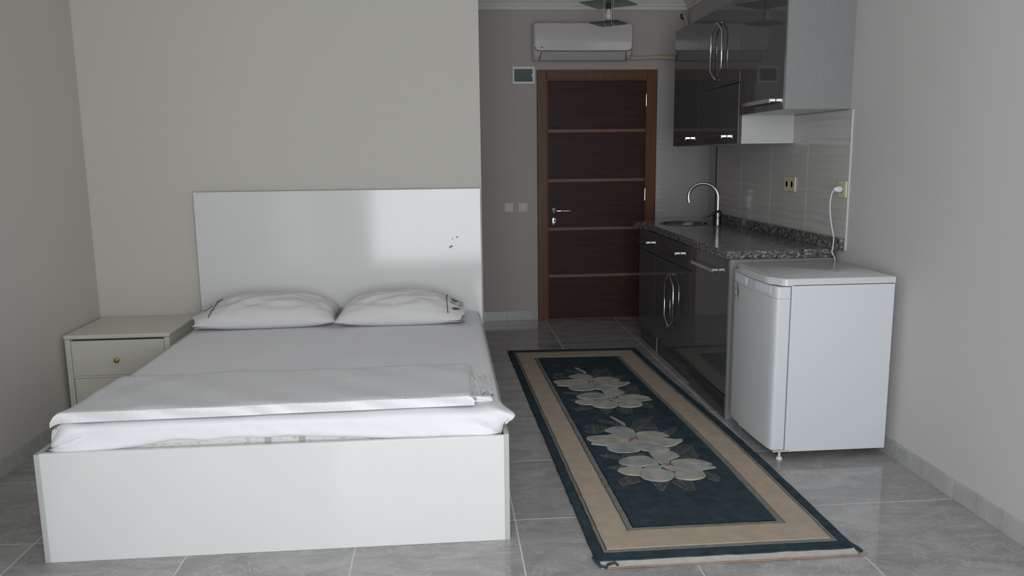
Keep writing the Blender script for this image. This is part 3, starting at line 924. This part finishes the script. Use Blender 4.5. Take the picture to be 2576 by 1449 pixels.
# ------------------------------------------------------------------ refrigerator
fr = thing('refrigerator', 'small white under-counter refrigerator facing the rug', 'refrigerator', (1.76, 3.64, 0))
fy0, fy1 = 3.372, 3.912
box('cabinet_body', 'fridge', fr, 1.527, 2.006, fy0, fy1, 0.045, 0.826, bev=0.003)
def bow(y, x_edge, depth):
    t = (y - fy0) / (fy1 - fy0) * 2 - 1
    return x_edge - depth * (1 - t * t)
pl_ = [(1.520, fy0), (1.474, fy0), (1.471, fy0), (1.465, fy0 + 0.003), (1.4605, fy0 + 0.008), (1.4585, fy0 + 0.014)]
pl_ += [(bow(fy0 + 0.02 + (fy1 - fy0 - 0.04) * k / 14, 1.458, 0.014), fy0 + 0.02 + (fy1 - fy0 - 0.04) * k / 14) for k in range(15)]
pl_ += [(1.4585, fy1 - 0.014), (1.4605, fy1 - 0.008), (1.465, fy1 - 0.003), (1.471, fy1), (1.474, fy1), (1.520, fy1)]
dr = obj('door', add_prism(bmesh.new(), pl_, 'z', 0.058, 0.762), 'fridge', fr, smooth=50)
obj('door_top_panel', add_prism(bmesh.new(), pl_, 'z', 0.7632, 0.816), 'fridge', dr, smooth=50)
box('gasket', 'gasket', dr, 1.519, 1.528, fy0 + 0.006, fy1 - 0.006, 0.062, 0.816)
# worktop lid with rounded front corners, overhanging the door
pt = [(2.007, fy0), (2.007, fy1 + 0.001)]
RC = 0.035
pt += [(1.478 + RC * (1 - math.sin(a)), fy1 + 0.001 - RC * (1 - math.cos(a))) for a in [math.pi / 2 * k / 6 for k in range(7)]]
pt += [(bow(y, 1.456, 0.016), y) for y in [fy1 - 0.07 - (fy1 - fy0 - 0.14) * k / 10 for k in range(11)]]
pt += [(1.478 + RC * (1 - math.cos(a)), fy0 + RC * (1 - math.sin(a))) for a in [math.pi / 2 * k / 6 for k in range(7)]]
bm = add_prism(bmesh.new(), pt, 'z', 0.820, 0.852)
bmesh.ops.bevel(bm, geom=[e for e in bm.edges if all(v.co.z > 0.85 for v in e.verts)], offset=0.006, segments=3, affect='EDGES', profile=0.5)
lid = obj('lid', bm, 'fridge_top', fr, smooth=50)
obj('badge', BX(1.500, 1.512, fy1 - 0.050, fy1 - 0.030, 0.852, 0.8525), 'greyink', lid)
# two recessed grips in the top of the door
for ya, yb in ((fy0 + 0.055, fy0 + 0.215), (fy1 - 0.215, fy1 - 0.040)):
    pp = [(bow(ya + (yb - ya) * k / 6, 1.4565, 0.0145), ya + (yb - ya) * k / 6) for k in range(7)]
    pp += [(x + 0.006, y) for x, y in reversed(pp)]
    obj('grip', add_prism(bmesh.new(), pp, 'z', 0.776, 0.812), 'grip', dr, smooth=40)
# oval eco sticker: green ground, two white discs, fine print
def sticker_pt(y, z, off):
    return Vector((bow(y, 1.4575, 0.0142) - off, y, z))
def disc(cy, cz, ry, rz, off, mat, parent, n=20, nm='sticker'):
    bm = bmesh.new()
    c0 = bm.verts.new(sticker_pt(cy, cz, off))
    R_ = [bm.verts.new(sticker_pt(cy + ry * math.cos(2 * math.pi * k / n), cz + rz * math.sin(2 * math.pi * k / n), off)) for k in range(n)]
    for k in range(n):
        bm.faces.new((c0, R_[k], R_[(k + 1) % n]))
    return obj(nm, bm, mat, parent)
stk = disc(3.842, 0.712, 0.036, 0.052, 0.0015, 'green', dr)
disc(3.848, 0.727, 0.024, 0.034, 0.0022, 'paper', stk, nm='white_disc')
disc(3.832, 0.688, 0.024, 0.030, 0.0026, 'paper', stk, nm='white_disc')
disc(3.850, 0.733, 0.005, 0.010, 0.0030, 'ink', stk, nm='print_mark')
for k in range(3):
    disc(3.832, 0.698 - k * 0.010, 0.014, 0.0012, 0.0034, 'greyink', stk, nm='print_line', n=8)
disc(3.838, 0.7025, 0.022, 0.0016, 0.0032, 'green', stk, nm='print_line', n=8)
bm = BX(1.470, 1.545, fy0 - 0.002, fy0 + 0.035, 0.047, 0.056)
obj('hinge_bracket', bm, 'ivory', fr)
for fx, fyy in ((1.515, fy0 + 0.03), (1.515, fy1 - 0.03), (1.93, fy0 + 0.22), (1.93, fy1 - 0.10)):
    obj('foot', add_lathe(bmesh.new(), [(0, 0), (0.014, 0), (0.015, 0.006), (0.012, 0.012), (0.006, 0.014), (0.006, 0.047), (0, 0.047)], (fx, fyy, 0), n=16), 'white_pl', fr, smooth=40)

# ------------------------------------------------------------------ sockets, plug and cord
def socket(label, y, z, w, h, n):
    s = thing('wall_socket', label, 'socket', (XR - 0.008, y, z), 'ivory sockets on the tiled wall')
    box('plate', 'ivory_s', s, XR - 0.018, XR - 0.0085, y - w / 2, y + w / 2, z - h / 2, z + h / 2, bev=0.003)
    for k in range(n):
        yy = y + (k - (n - 1) / 2) * w * 0.46
        q = obj('outlet', add_lathe(bmesh.new(), [(0.021, -0.0125), (0.019, -0.0125), (0.018, -0.0105), (0, -0.0105)], (XR - 0.0075, yy, z), n=20, axis='x'), 'ivory_s', s, smooth=40)
        for dz in (-0.008, 0.008):
            obj('pin_hole', add_lathe(bmesh.new(), [(0, -0.0125), (0.0025, -0.0125), (0.0025, -0.0105)], (XR - 0.0075, yy + dz, z), n=8, axis='x'), 'gap', q)
    return s
socket('ivory double wall socket with nothing plugged in, above the worktop', 4.585, 1.222, 0.155, 0.085, 2)
socket('ivory wall socket holding a white plug at the edge of the tiles', 3.952, 1.217, 0.085, 0.085, 1)
pg = thing('power_cord', 'white power cord hanging from the wall socket to the refrigerator', 'cord', (XR - 0.05, 3.965, 0.86))
obj('plug', add_lathe(bmesh.new(), [(0, -0.042), (0.008, -0.040), (0.012, -0.030), (0.016, -0.022), (0.016, 0.0), (0, 0.0)], (XR - 0.0185, 3.956, 1.217), n=16, axis='x'), 'white_pl', pg, smooth=50)
cp = [(XR - 0.055, 3.958, 1.215), (XR - 0.066, 3.960, 1.19), (XR - 0.070, 3.962, 1.13), (XR - 0.062, 3.958, 1.05), (XR - 0.045, 3.955, 0.97), (XR - 0.048, 3.952, 0.92), (XR - 0.052, 3.948, 0.89), (XR - 0.036, 3.940, 0.845), (XR - 0.028, 3.935, 0.70), (XR - 0.028, 3.93, 0.40)]
obj('cable', add_tube(bmesh.new(), smoothpath(cp, 6), 0.0034, n=8), 'white_pl', pg, smooth=60)

def wall_switch(label, x, z):
    s = thing('light_switch', label, 'switch', (x, YD, z), 'light switches beside the entrance door')
    box('plate', 'ivory', s, x - 0.040, x + 0.040, YD - 0.010, YD - 0.0005, z - 0.040, z + 0.040, bev=0.003)
    box('rocker', 'ivory', s, x - 0.026, x + 0.026, YD - 0.014, YD - 0.009, z - 0.028, z + 0.028, bev=0.002)
wall_switch('ivory light switch farther from the entrance door frame', 0.532, 0.975)
wall_switch('ivory light switch nearer to the entrance door frame', 0.652, 0.975)

fb = thing('fuse_box', 'white fuse box with smoked window beside the door frame top', 'fuse box', (0.664, YD, 1.99))
for a in ((0.572, 0.759, 1.989, 2.008), (0.572, 0.759, 2.108, 2.130), (0.572, 0.588, 2.008, 2.108), (0.738, 0.759, 2.008, 2.108)):
    box('frame', 'white_pl', fb, a[0], a[1], YD - 0.030, YD - 0.0005, a[2], a[3], bev=0.002)
box('back_plate', 'greyink', fb, 0.588, 0.738, YD - 0.012, YD - 0.001, 2.008, 2.108)
for k in range(4):
    box('breaker', 'white_pl', fb, 0.630 + k * 0.018, 0.646 + k * 0.018, YD - 0.020, YD - 0.012, 2.035, 2.065)
box('cover', 'smoke', fb, 0.588, 0.738, YD - 0.0285, YD - 0.0245, 2.008, 2.108)
box('latch', 'white_pl', fb, 0.730, 0.738, YD - 0.031, YD - 0.0285, 2.05, 2.066)

# ------------------------------------------------------------------ air conditioner
ac = thing('air_conditioner', 'white split air conditioner mounted above the entrance door', 'air conditioner', (1.132, YD, 2.165))
ax0, ax1 = 0.733, 1.534
def end_scaled(prof, xa, xb, nose=0.018):
    """prism along x with softened ends"""
    bm = bmesh.new()
    cy = sum(p[0] for p in prof) / len(prof); cz = sum(p[1] for p in prof) / len(prof)
    rings = []
    for x, s in ((xa, 0.90), (xa + nose * 0.25, 0.955), (xa + nose, 1.0), (xb - nose, 1.0), (xb - nose * 0.25, 0.955), (xb, 0.90)):
        rings.append([bm.verts.new((x, YD - (s * (p[0]) if s < 1 else p[0]), cz + (p[1] - cz) * (0.5 + s / 2))) for p in prof])
    n = len(prof)
    for a, b in zip(rings, rings[1:]):
        for k in range(n):
            bm.faces.new((a[k], a[(k + 1) % n], b[(k + 1) % n], b[k]))
    bm.faces.new(rings[0]); bm.faces.new(list(reversed(rings[-1])))
    return bm
body = [(0.0, 2.168), (0.09, 2.163), (0.13, 2.168), (0.172, 2.205), (0.186, 2.228), (0.193, 2.30), (0.190, 2.38), (0.178, 2.430), (0.155, 2.452), (0.12, 2.460), (0.0, 2.460)]
obj('casing', end_scaled(body, ax0, ax1), 'ac', ac, smooth=50)
# bowed front panel with rounded lower corners
def panel_y(z):
    t = (z - 2.34) / 0.11
    return YD - (0.203 - 0.012 * t * t)
bm = bmesh.new()
outl = []
xa, xb, za, zb, rc = ax0 + 0.008, ax1 - 0.008, 2.234, 2.444, 0.030
for cx_, cz_, a0 in ((xb - rc, zb - 0.02, 0), (xa + rc, zb - 0.02, 90), (xa + rc, za + rc, 180), (xb - rc, za + rc, 270)):
    r_ = 0.02 if cz_ > 2.4 else rc
    for k in range(6):
        a = math.radians(a0 + 90 * k / 5)
        outl.append((cx_ + (rc if True else r_) * math.cos(a), cz_ + r_ * math.sin(a)))
rows = 9
front_v = []
zs = sorted(set(round(z, 5) for _, z in outl))
def span(z):
    xs_ = []
    n = len(outl)
    for i in range(n):
        (xA, zA), (xB, zB) = outl[i], outl[(i + 1) % n]
        if min(zA, zB) - 1e-7 <= z <= max(zA, zB) + 1e-7:
            if abs(zA - zB) < 1e-9:
                xs_ += [xA, xB]
            else:
                xs_.append(xA + (xB - xA) * (z - zA) / (zB - zA))
    return min(xs_), max(xs_)
levels = zs[:6] + [zs[5] + (zs[-6] - zs[5]) * k / 8 for k in range(1, 8)] + zs[-6:]
prev = None
for z in levels:
    xa_, xb_ = span(z)
    rowf = [bm.verts.new((xa_ + (xb_ - xa_) * k / 10, panel_y(z), z)) for k in range(11)]
    rowb = [bm.verts.new((xa_ + (xb_ - xa_) * k / 10, panel_y(z) + 0.012, z)) for k in range(11)]
    if prev:
        for k in range(10):
            bm.faces.new((prev[0][k], prev[0][k + 1], rowf[k + 1], rowf[k]))
        bm.faces.new((prev[0][0], rowf[0], rowb[0], prev[1][0])); bm.faces.new((prev[0][10], prev[1][10], rowb[10], rowf[10]))
    else:
        for k in range(10):
            bm.faces.new((rowf[k], rowf[k + 1], rowb[k + 1], rowb[k]))
    prev = (rowf, rowb)
for k in range(10):
    bm.faces.new((prev[0][k + 1], prev[0][k], prev[1][k], prev[1][k + 1]))
fp = obj('front_panel', bm, 'ac', ac, smooth=50)
# dark joint under the panel, turned up at both ends
jp = [(ax0 + 0.010, YD - 0.196, 2.262), (ax0 + 0.014, YD - 0.198, 2.246), (ax0 + 0.030, YD - 0.196, 2.234), (ax0 + 0.07, YD - 0.195, 2.2305), (1.13, YD - 0.195, 2.2285), (ax1 - 0.07, YD - 0.195, 2.2305), (ax1 - 0.030, YD - 0.196, 2.234), (ax1 - 0.010, YD - 0.196, 2.246)]
obj('panel_joint', add_tube(bmesh.new(), smoothpath(jp, 4), 0.0028, n=6), 'ink', ac, smooth=60)
vn = obj('air_vane', add_prism(bmesh.new(), [(YD - 0.134, 2.1665), (YD - 0.138, 2.1640), (YD - 0.190, 2.2195), (YD - 0.184, 2.2215)], 'x', 0.792, 1.482), 'ac_vane', ac)
for x, dx in ((0.789, 0.004), (1.485, -0.004)):
    obj('vane_slit', add_tube(bmesh.new(), [(x - dx * 2, YD - 0.140, 2.166), (x + dx, YD - 0.190, 2.2195)], 0.0030, n=6), 'ink', vn)
obj('vane_slit', add_tube(bmesh.new(), [(0.785, YD - 0.137, 2.1645), (1.489, YD - 0.137, 2.1645)], 0.0018, n=6), 'gap', vn)
y_ = panel_y(2.258) - 0.0008
obj('maker_mark', BX(0.765, 0.790, y_, y_ + 0.001, 2.2575, 2.2600), 'greyink', fp)
obj('maker_mark', BX(0.790, 0.806, y_, y_ + 0.001, 2.2560, 2.2620), 'ink', fp)
pp = [(1.50, YD - 0.045, 2.195), (1.60, YD - 0.030, 2.192), (1.70, YD - 0.028, 2.196), (1.80, YD - 0.028, 2.200), (1.92, YD - 0.028, 2.192), (2.04, YD - 0.028, 2.19)]
tag(obj('refrigerant_pipe', add_tube(bmesh.new(), smoothpath(pp, 5), 0.017, n=12), 'tape', smooth=60), 'cream taped pipe running from the air conditioner along the wall', 'pipe')
dp = thing('drain_hose', 'thin hose bent out of the wall hole below the cornice', 'hose', (2.0, YD, 2.33))
obj('hose', add_tube(bmesh.new(), smoothpath([(2.005, YD - 0.002, 2.535), (2.000, YD - 0.040, 2.545), (2.010, YD - 0.050, 2.50), (2.025, YD - 0.045, 2.44), (2.030, YD - 0.040, 2.33)], 6), 0.014, n=10), 'tape', dp, smooth=60)
obj('hole_collar', add_lathe(bmesh.new(), [(0.016, -0.008), (0.026, -0.008), (0.028, 0.0), (0.016, 0.0)], (2.003, YD - 0.0005, 2.532), n=18, axis='y'), 'rubber', dp, smooth=40)

# ------------------------------------------------------------------ ceiling lamp of stacked glass squares
LX, LY = 1.145, 5.60
lm = thing('ceiling_lamp', 'ceiling lamp of two stacked square glass plates on chrome rods', 'lamp', (LX, LY, 2.29))
def plate(name, z, side, ang):
    bm = BX(-side / 2, side / 2, -side / 2, side / 2, -0.003, 0.003, bev=0.001, seg=1)
    for v in bm.verts:
        c, s = math.cos(ang), math.sin(ang)
        v.co = Vector((LX + c * v.co.x - s * v.co.y, LY + s * v.co.x + c * v.co.y, z + v.co.z))
    return obj(name, bm, 'lampglass', lm)
plate('glass_plate', 2.295, 0.20, math.radians(54))
plate('glass_plate', 2.425, 0.30, math.radians(54))
for dx, dy in ((-0.036, -0.012), (0.036, 0.012), (-0.012, 0.036), (0.012, -0.036)):
    rd = obj('rod', add_tube(bmesh.new(), [(LX + dx, LY + dy, 2.282), (LX + dx, LY + dy, 2.66)], 0.0035, n=8), 'chrome', lm, smooth=60)
    obj('end_nut', add_lathe(bmesh.new(), [(0, -0.012), (0.006, -0.010), (0.007, 0.0), (0, 0.0)], (LX + dx, LY + dy, 2.291), n=10), 'dsteel', rd, smooth=40)
obj('bulb', add_lathe(bmesh.new(), [(0, -0.055), (0.010, -0.053), (0.020, -0.045), (0.026, -0.030), (0.024, -0.010), (0.016, 0.012), (0.012, 0.030), (0, 0.030)], (LX, LY, 2.365), n=20), 'bulb', lm, smooth=70)
obj('bulb_socket', add_lathe(bmesh.new(), [(0, 0), (0.017, 0), (0.018, 0.038), (0, 0.038)], (LX, LY, 2.388), n=18), 'ink', lm, smooth=40)
obj('ceiling_canopy', BX(LX - 0.06, LX + 0.06, LY - 0.06, LY + 0.06, 2.655, ZC, bev=0.004), 'steel', lm, smooth=40)

# ------------------------------------------------------------------ carved wool runner
rug = thing('runner_rug', 'navy wool runner rug with beige border and carved flowers', 'rug', (0.92, 4.05, 0))
RW, RL = 0.93, 3.07
def RP(s, t, z):
    """rug coordinates (metres across, metres from near end) to the room"""
    u, v = s / RW, t / RL
    nl, nr, fl_, fr_ = Vector((0.491, 2.535)), Vector((1.424, 2.535)), Vector((0.420, 5.598)), Vector((1.352, 5.562))
    p = nl * (1 - u) * (1 - v) + nr * u * (1 - v) + fl_ * (1 - u) * v + fr_ * u * v
    p.x += 0.028 * u * math.exp(-((v - 0.35) / 0.3) ** 2) * (1 if u > 0.5 else 0.2)
    return Vector((p.x, p.y, z))
def wob(s, t, a):
    return a * noise.noise(Vector((s * 22, t * 22, 3.3)))
def rect_loop(ix, iy, n, jit):
    a, b, c, d = ix, RW - ix, iy, RL - iy
    pts = []
    m = n * 3
    for k in range(n): pts.append((a + (b - a) * k / n, c))
    for k in range(m): pts.append((b, c + (d - c) * k / m))
    for k in range(n): pts.append((b + (a - b) * k / n, d))
    for k in range(m): pts.append((a, d + (c - d) * k / m))
    return [(s + wob(s, t, jit), t + wob(t, s, jit)) for s, t in pts]
def band(name, o, i, z, mat, jo=0.003, ji=0.003, n=30):
    bm = bmesh.new()
    A = rect_loop(o[0], o[1], n, jo); B = rect_loop(i[0], i[1], n, ji)
    g = 0.0022
    Av = [bm.verts.new(RP(s, t, z - 0.004)) for s, t in A]
    def shrink(L, k):
        return [(s + k * (1 if s < RW / 2 else -1), t + k * (1 if t < RL / 2 else -1)) for s, t in L]
    A2 = [bm.verts.new(RP(s, t, z)) for s, t in shrink(A, g)]
    B2 = [bm.verts.new(RP(s, t, z)) for s, t in shrink(B, -g)]
    Bv = [bm.verts.new(RP(s, t, z - 0.004)) for s, t in B]
    N_ = len(A)
    for k in range(N_):
        j = (k + 1) % N_
        for P0, P1 in ((Av, A2), (A2, B2), (B2, Bv)):
            bm.faces.new((P0[k], P0[j], P1[j], P1[k]))
    return obj(name, bm, mat, rug, smooth=15)
bm = bmesh.new()
L0 = rect_loop(0.001, 0.001, 30, 0.004)
va = [bm.verts.new(RP(s, t, 0.0005)) for s, t in L0]; vb = [bm.verts.new(RP(s, t, 0.0095)) for s, t in L0]
bm.faces.new(vb); bm.faces.new(list(reversed(va)))
for k in range(len(L0)):
    j = (k + 1) % len(L0); bm.faces.new((va[k], va[j], vb[j], vb[k]))
obj('backing', bm, 'backing', rug)
band('outer_border', (0.0, 0.0), (0.036, 0.058), 0.0135, 'navy', 0.004, 0.002)
band('border_line', (0.038, 0.060), (0.052, 0.078), 0.0132, 'olive')
band('beige_border', (0.054, 0.080), (0.164, 0.214), 0.0140, 'beige')
band('border_line', (0.166, 0.216), (0.190, 0.238), 0.0132, 'olive')
bm = bmesh.new()
L1 = rect_loop(0.192, 0.240, 24, 0.002)
f = bm.faces.new([bm.verts.new(RP(s, t, 0.0135)) for s, t in L1])
obj('centre_panel', bm, 'navy', rug)
# folded white edge and fringe at the near end
bm = bmesh.new()
n = 60
for (ta, tb, za, zb) in ((0.004, -0.030, 0.011, 0.0035),):
    A = [bm.verts.new(RP(0.012 + (RW - 0.02) * k / n, ta, za)) for k in range(n + 1)]
    B = [bm.verts.new(RP(0.012 + (RW - 0.02) * k / n, tb + 0.004 * noise.noise(Vector((k * 0.3, 1, 0))), zb)) for k in range(n + 1)]
    C = [bm.verts.new(RP(0.012 + (RW - 0.02) * k / n, tb + 0.004 * noise.noise(Vector((k * 0.3, 1, 0))), 0.0006)) for k in range(n + 1)]
    for k in range(n):
        bm.faces.new((A[k], B[k], B[k + 1], A[k + 1])); bm.faces.new((B[k], C[k], C[k + 1], B[k + 1]))
obj('end_binding', bm, 'binding', rug, smooth=60)
obj('fringe', add_tube(bmesh.new(), [RP(0.03 + (RW - 0.01) * k / 40, -0.036 + 0.004 * noise.noise(Vector((k * 0.4, 7, 0))), 0.0036) for k in range(41)], 0.003, n=6), 'jute', rug, smooth=60)
obj('edge_yarn', add_tube(bmesh.new(), [RP(*q) for q in ((-0.006, 0.03, 0.012), (0.0, 0.0, 0.011), (0.010, -0.022, 0.007), (0.026, -0.032, 0.006), (0.036, -0.018, 0.009), (0.062, -0.012, 0.011), (0.07, -0.024, 0.006))], 0.005, n=8), 'navy', rug, smooth=60)
obj('edge_yarn', add_tube(bmesh.new(), [RP(*q) for q in ((RW - 0.006, 0.03, 0.012), (RW + 0.004, 0.004, 0.010), (RW + 0.010, -0.016, 0.006))], 0.006, n=8), 'navy', rug, smooth=60)

PETALS= [[(778, 3835), (822, 3884), (867, 3889), (910, 3869), (929, 3818), (928, 3769), (909, 3720), (885, 3704), (854, 3740), (820, 3763), (781, 3767), (813, 3792)], [(669, 3743), (711, 3761), (767, 3764), (824, 3753), (867, 3725), (876, 3691), (847, 3681), (800, 3686), (748, 3701), (697, 3689), (677, 3701)], [(677, 3660), (700, 3689), (750, 3710), (802, 3695), (847, 3681), (871, 3669), (828, 3652), (785, 3630), (757, 3620), (718, 3633), (686, 3646)], [(744, 3612), (778, 3631), (829, 3656), (872, 3674), (889, 3640), (900, 3577), (887, 3536), (849, 3523), (805, 3522), (768, 3537), (747, 3569)], [(922, 3756), (939, 3792), (982, 3804), (1037, 3795), (1072, 3762), (1087, 3722), (1053, 3717), (1017, 3707), (967, 3704), (923, 3700)], [(920, 3700), (969, 3713), (1018, 3712), (1062, 3693), (1103, 3665), (1134, 3671), (1130, 3644), (1102, 3616), (1067, 3584), (1033, 3575), (990, 3606), (949, 3633), (919, 3655)], [(916, 3655), (952, 3633), (990, 3606), (1021, 3581), (1038, 3540), (1017, 3530), (967, 3518), (923, 3532), (897, 3552), (896, 3613)], [(931, 3527), (981, 3525), (1025, 3525), (1049, 3501), (1058, 3466), (1052, 3443), (1023, 3422), (996, 3401), (985, 3363), (961, 3362), (940, 3384), (934, 3432), (930, 3473)], [(877, 3696), (905, 3706), (920, 3672), (906, 3629), (875, 3606), (866, 3634)], [(763, 3427), (803, 3459), (850, 3474), (898, 3468), (923, 3437), (938, 3399), (933, 3361), (902, 3357), (855, 3347), (820, 3351), (783, 3370), (763, 3388)], [(733, 3319), (766, 3345), (810, 3356), (849, 3347), (848, 3317), (830, 3267), (819, 3247), (791, 3254), (762, 3264), (744, 3288)], [(997, 3393), (1029, 3409), (1085, 3415), (1127, 3402), (1158, 3375), (1177, 3341), (1152, 3340), (1103, 3353), (1045, 3364), (1000, 3353)], [(1000, 3353), (1045, 3364), (1103, 3356), (1151, 3336), (1182, 3302), (1141, 3288), (1102, 3277), (1066, 3285), (1029, 3308), (1000, 3323)], [(1000, 3323), (1034, 3308), (1072, 3285), (1103, 3270), (1109, 3236), (1100, 3205), (1071, 3183), (1023, 3174), (987, 3189), (967, 3209), (976, 3258)], [(822, 3261), (848, 3295), (891, 3312), (922, 3320), (953, 3291), (976, 3269), (966, 3223), (934, 3184), (897, 3174), (858, 3186), (830, 3210), (820, 3240)], [(840, 3311), (868, 3338), (907, 3352), (937, 3353), (953, 3343), (911, 3310), (872, 3296), (841, 3288)], [(937, 3353), (965, 3365), (992, 3347), (1002, 3307), (990, 3286), (966, 3296), (950, 3325)]]
HEARTS= [[(873, 3692), (896, 3707), (920, 3700), (898, 3689), (875, 3660), (869, 3660)], [(955, 3365), (984, 3359), (990, 3339), (971, 3335), (960, 3349)]]
LEAVES= [[(780, 4003), (816, 4009), (851, 3973), (887, 3917), (900, 3885), (863, 3900), (823, 3940), (784, 3971)], [(692, 3910), (727, 3941), (766, 3931), (798, 3882), (774, 3831), (740, 3796), (703, 3810), (675, 3842), (700, 3869)], [(943, 3921), (989, 3999), (1033, 4005), (1081, 4026), (1050, 3960), (1059, 3877), (1044, 3809), (984, 3811), (933, 3822), (928, 3872)], [(1047, 3809), (1095, 3823), (1131, 3828), (1163, 3846), (1136, 3788), (1100, 3745), (1076, 3776)], [(1029, 3562), (1067, 3584), (1111, 3592), (1144, 3606), (1154, 3557), (1145, 3507), (1148, 3456), (1130, 3422), (1082, 3423), (1015, 3403), (1004, 3408), (1059, 3450), (1062, 3482), (1054, 3517)], [(692, 3512), (735, 3511), (775, 3499), (802, 3479), (772, 3454), (726, 3467), (700, 3491)], [(801, 3504), (858, 3522), (892, 3519), (905, 3484), (887, 3474), (833, 3480), (808, 3478)], [(699, 3364), (742, 3371), (773, 3364), (746, 3336), (732, 3326), (714, 3351)], [(712, 3209), (761, 3246), (794, 3242), (813, 3201), (789, 3173), (750, 3163), (724, 3149), (717, 3181)], [(851, 3183), (888, 3172), (926, 3164), (899, 3120), (876, 3082), (860, 3110), (857, 3151)], [(941, 3170), (974, 3183), (1014, 3175), (1025, 3146), (1008, 3068), (978, 3084), (952, 3127)], [(1116, 3257), (1139, 3247), (1155, 3217), (1156, 3181), (1142, 3151), (1117, 3164), (1104, 3194)]]
STEM= [(851, 4043), (866, 4044), (888, 3985), (906, 3941), (904, 3900), (895, 3901), (874, 3971)]

def raised(name, pts, z, h, mats, parent, inset=0.0035):
    """raised tuft shape with softened shoulders"""
    pp = [Vector((x / 1000, y / 1000)) for x, y in pts]
    c = sum(pp, Vector((0, 0))) / len(pp)
    bm = bmesh.new()
    # smooth the outline
    sm = []
    n = len(pp)
    for i in range(n):
        p0, p1, p2, p3 = pp[i - 1], pp[i], pp[(i + 1) % n], pp[(i + 2) % n]
        for j in range(3):
            t = j / 3
            sm.append(0.5 * ((2 * p1) + (p2 - p0) * t + (2 * p0 - 5 * p1 + 4 * p2 - p3) * t * t + (3 * p1 - p0 - 3 * p2 + p3) * t ** 3))
    a = [bm.verts.new((p.x, p.y, z)) for p in sm]
    b = [bm.verts.new((*(p + (c - p).normalized() * inset), z + h)) for p in sm]
    m = [bm.verts.new((*(p + (c - p) * 0.55), z + h * 1.0)) for p in sm]
    cc = bm.verts.new((c.x, c.y, z + h * 0.9))
    N_ = len(sm)
    for k in range(N_):
        j = (k + 1) % N_
        bm.faces.new((a[k], a[j], b[j], b[k])); bm.faces.new((b[k], b[j], m[j], m[k])); bm.faces.new((m[k], m[j], cc))
    return bm, sm, c
def flowers(dx, dy):
    off = Vector((dx * 1000, dy * 1000))
    sh = lambda L: [(x + off.x, y + off.y) for x, y in L]
    for i, L in enumerate(LEAVES):
        bm, sm, c = raised('leaf', sh(L), 0.0135, 0.0014, None, rug)
        for f in bm.faces:
            f.material_index = 0
        # pale carved outline and veins
        N_ = len(sm)
        o = [bm.verts.new((p.x, p.y, 0.0152)) for p in sm]
        q = [bm.verts.new((*(p + (c - p).normalized() * 0.0035), 0.0156)) for p in sm]
        for k in range(N_):
            j = (k + 1) % N_
            if (k // 2 + i) % 4:
                bm.faces.new((o[k], o[j], q[j], q[k])).material_index = 1
        far = max(sm, key=lambda p: (p - c).length); d = (far - c); base = c - d * 0.85
        def sliver(p, r, w):
            dd = (r - p)
            s = Vector((-dd.y, dd.x)).normalized() * w
            bm.faces.new([bm.verts.new((*t, 0.0158)) for t in (p - s, r - s * 0.3, r + s * 0.3, p + s)]).material_index = 1
        sliver(base, c + d * 0.95, 0.0018)
        for k in range(3):
            m0 = base + (c + d * 0.9 - base) * (0.2 + 0.25 * k)
            for sgn in (-1, 1):
                e = m0 + d * 0.28 + Vector((-d.y, d.x)) * sgn * 0.38
                near = min(sm, key=lambda p: (p - e).length)
                sliver(m0, m0 + (near - m0) * 0.8, 0.0013)
        obj('leaf', bm, ['leafp', 'leafl'], rug)
    for i, L in enumerate(PETALS):
        bm, sm, c = raised('petal', sh(L), 0.0137, 0.0034 + 0.0007 * ((i * 3) % 4), None, rug)
        obj('petal', bm, 'petal' if i % 3 else 'petal_b', rug, smooth=40)
    for L in HEARTS:
        bm, sm, c = raised('flower_heart', sh(L), 0.0165, 0.0034, None, rug, inset=0.002)
        obj('flower_heart', bm, 'heart', rug, smooth=40)
    bm, sm, c = raised('stem', sh(STEM), 0.0137, 0.003, None, rug, inset=0.001)
    obj('stem', bm, 'petal', rug, smooth=40)
flowers(0, 0)
flowers(-0.027, 1.015)
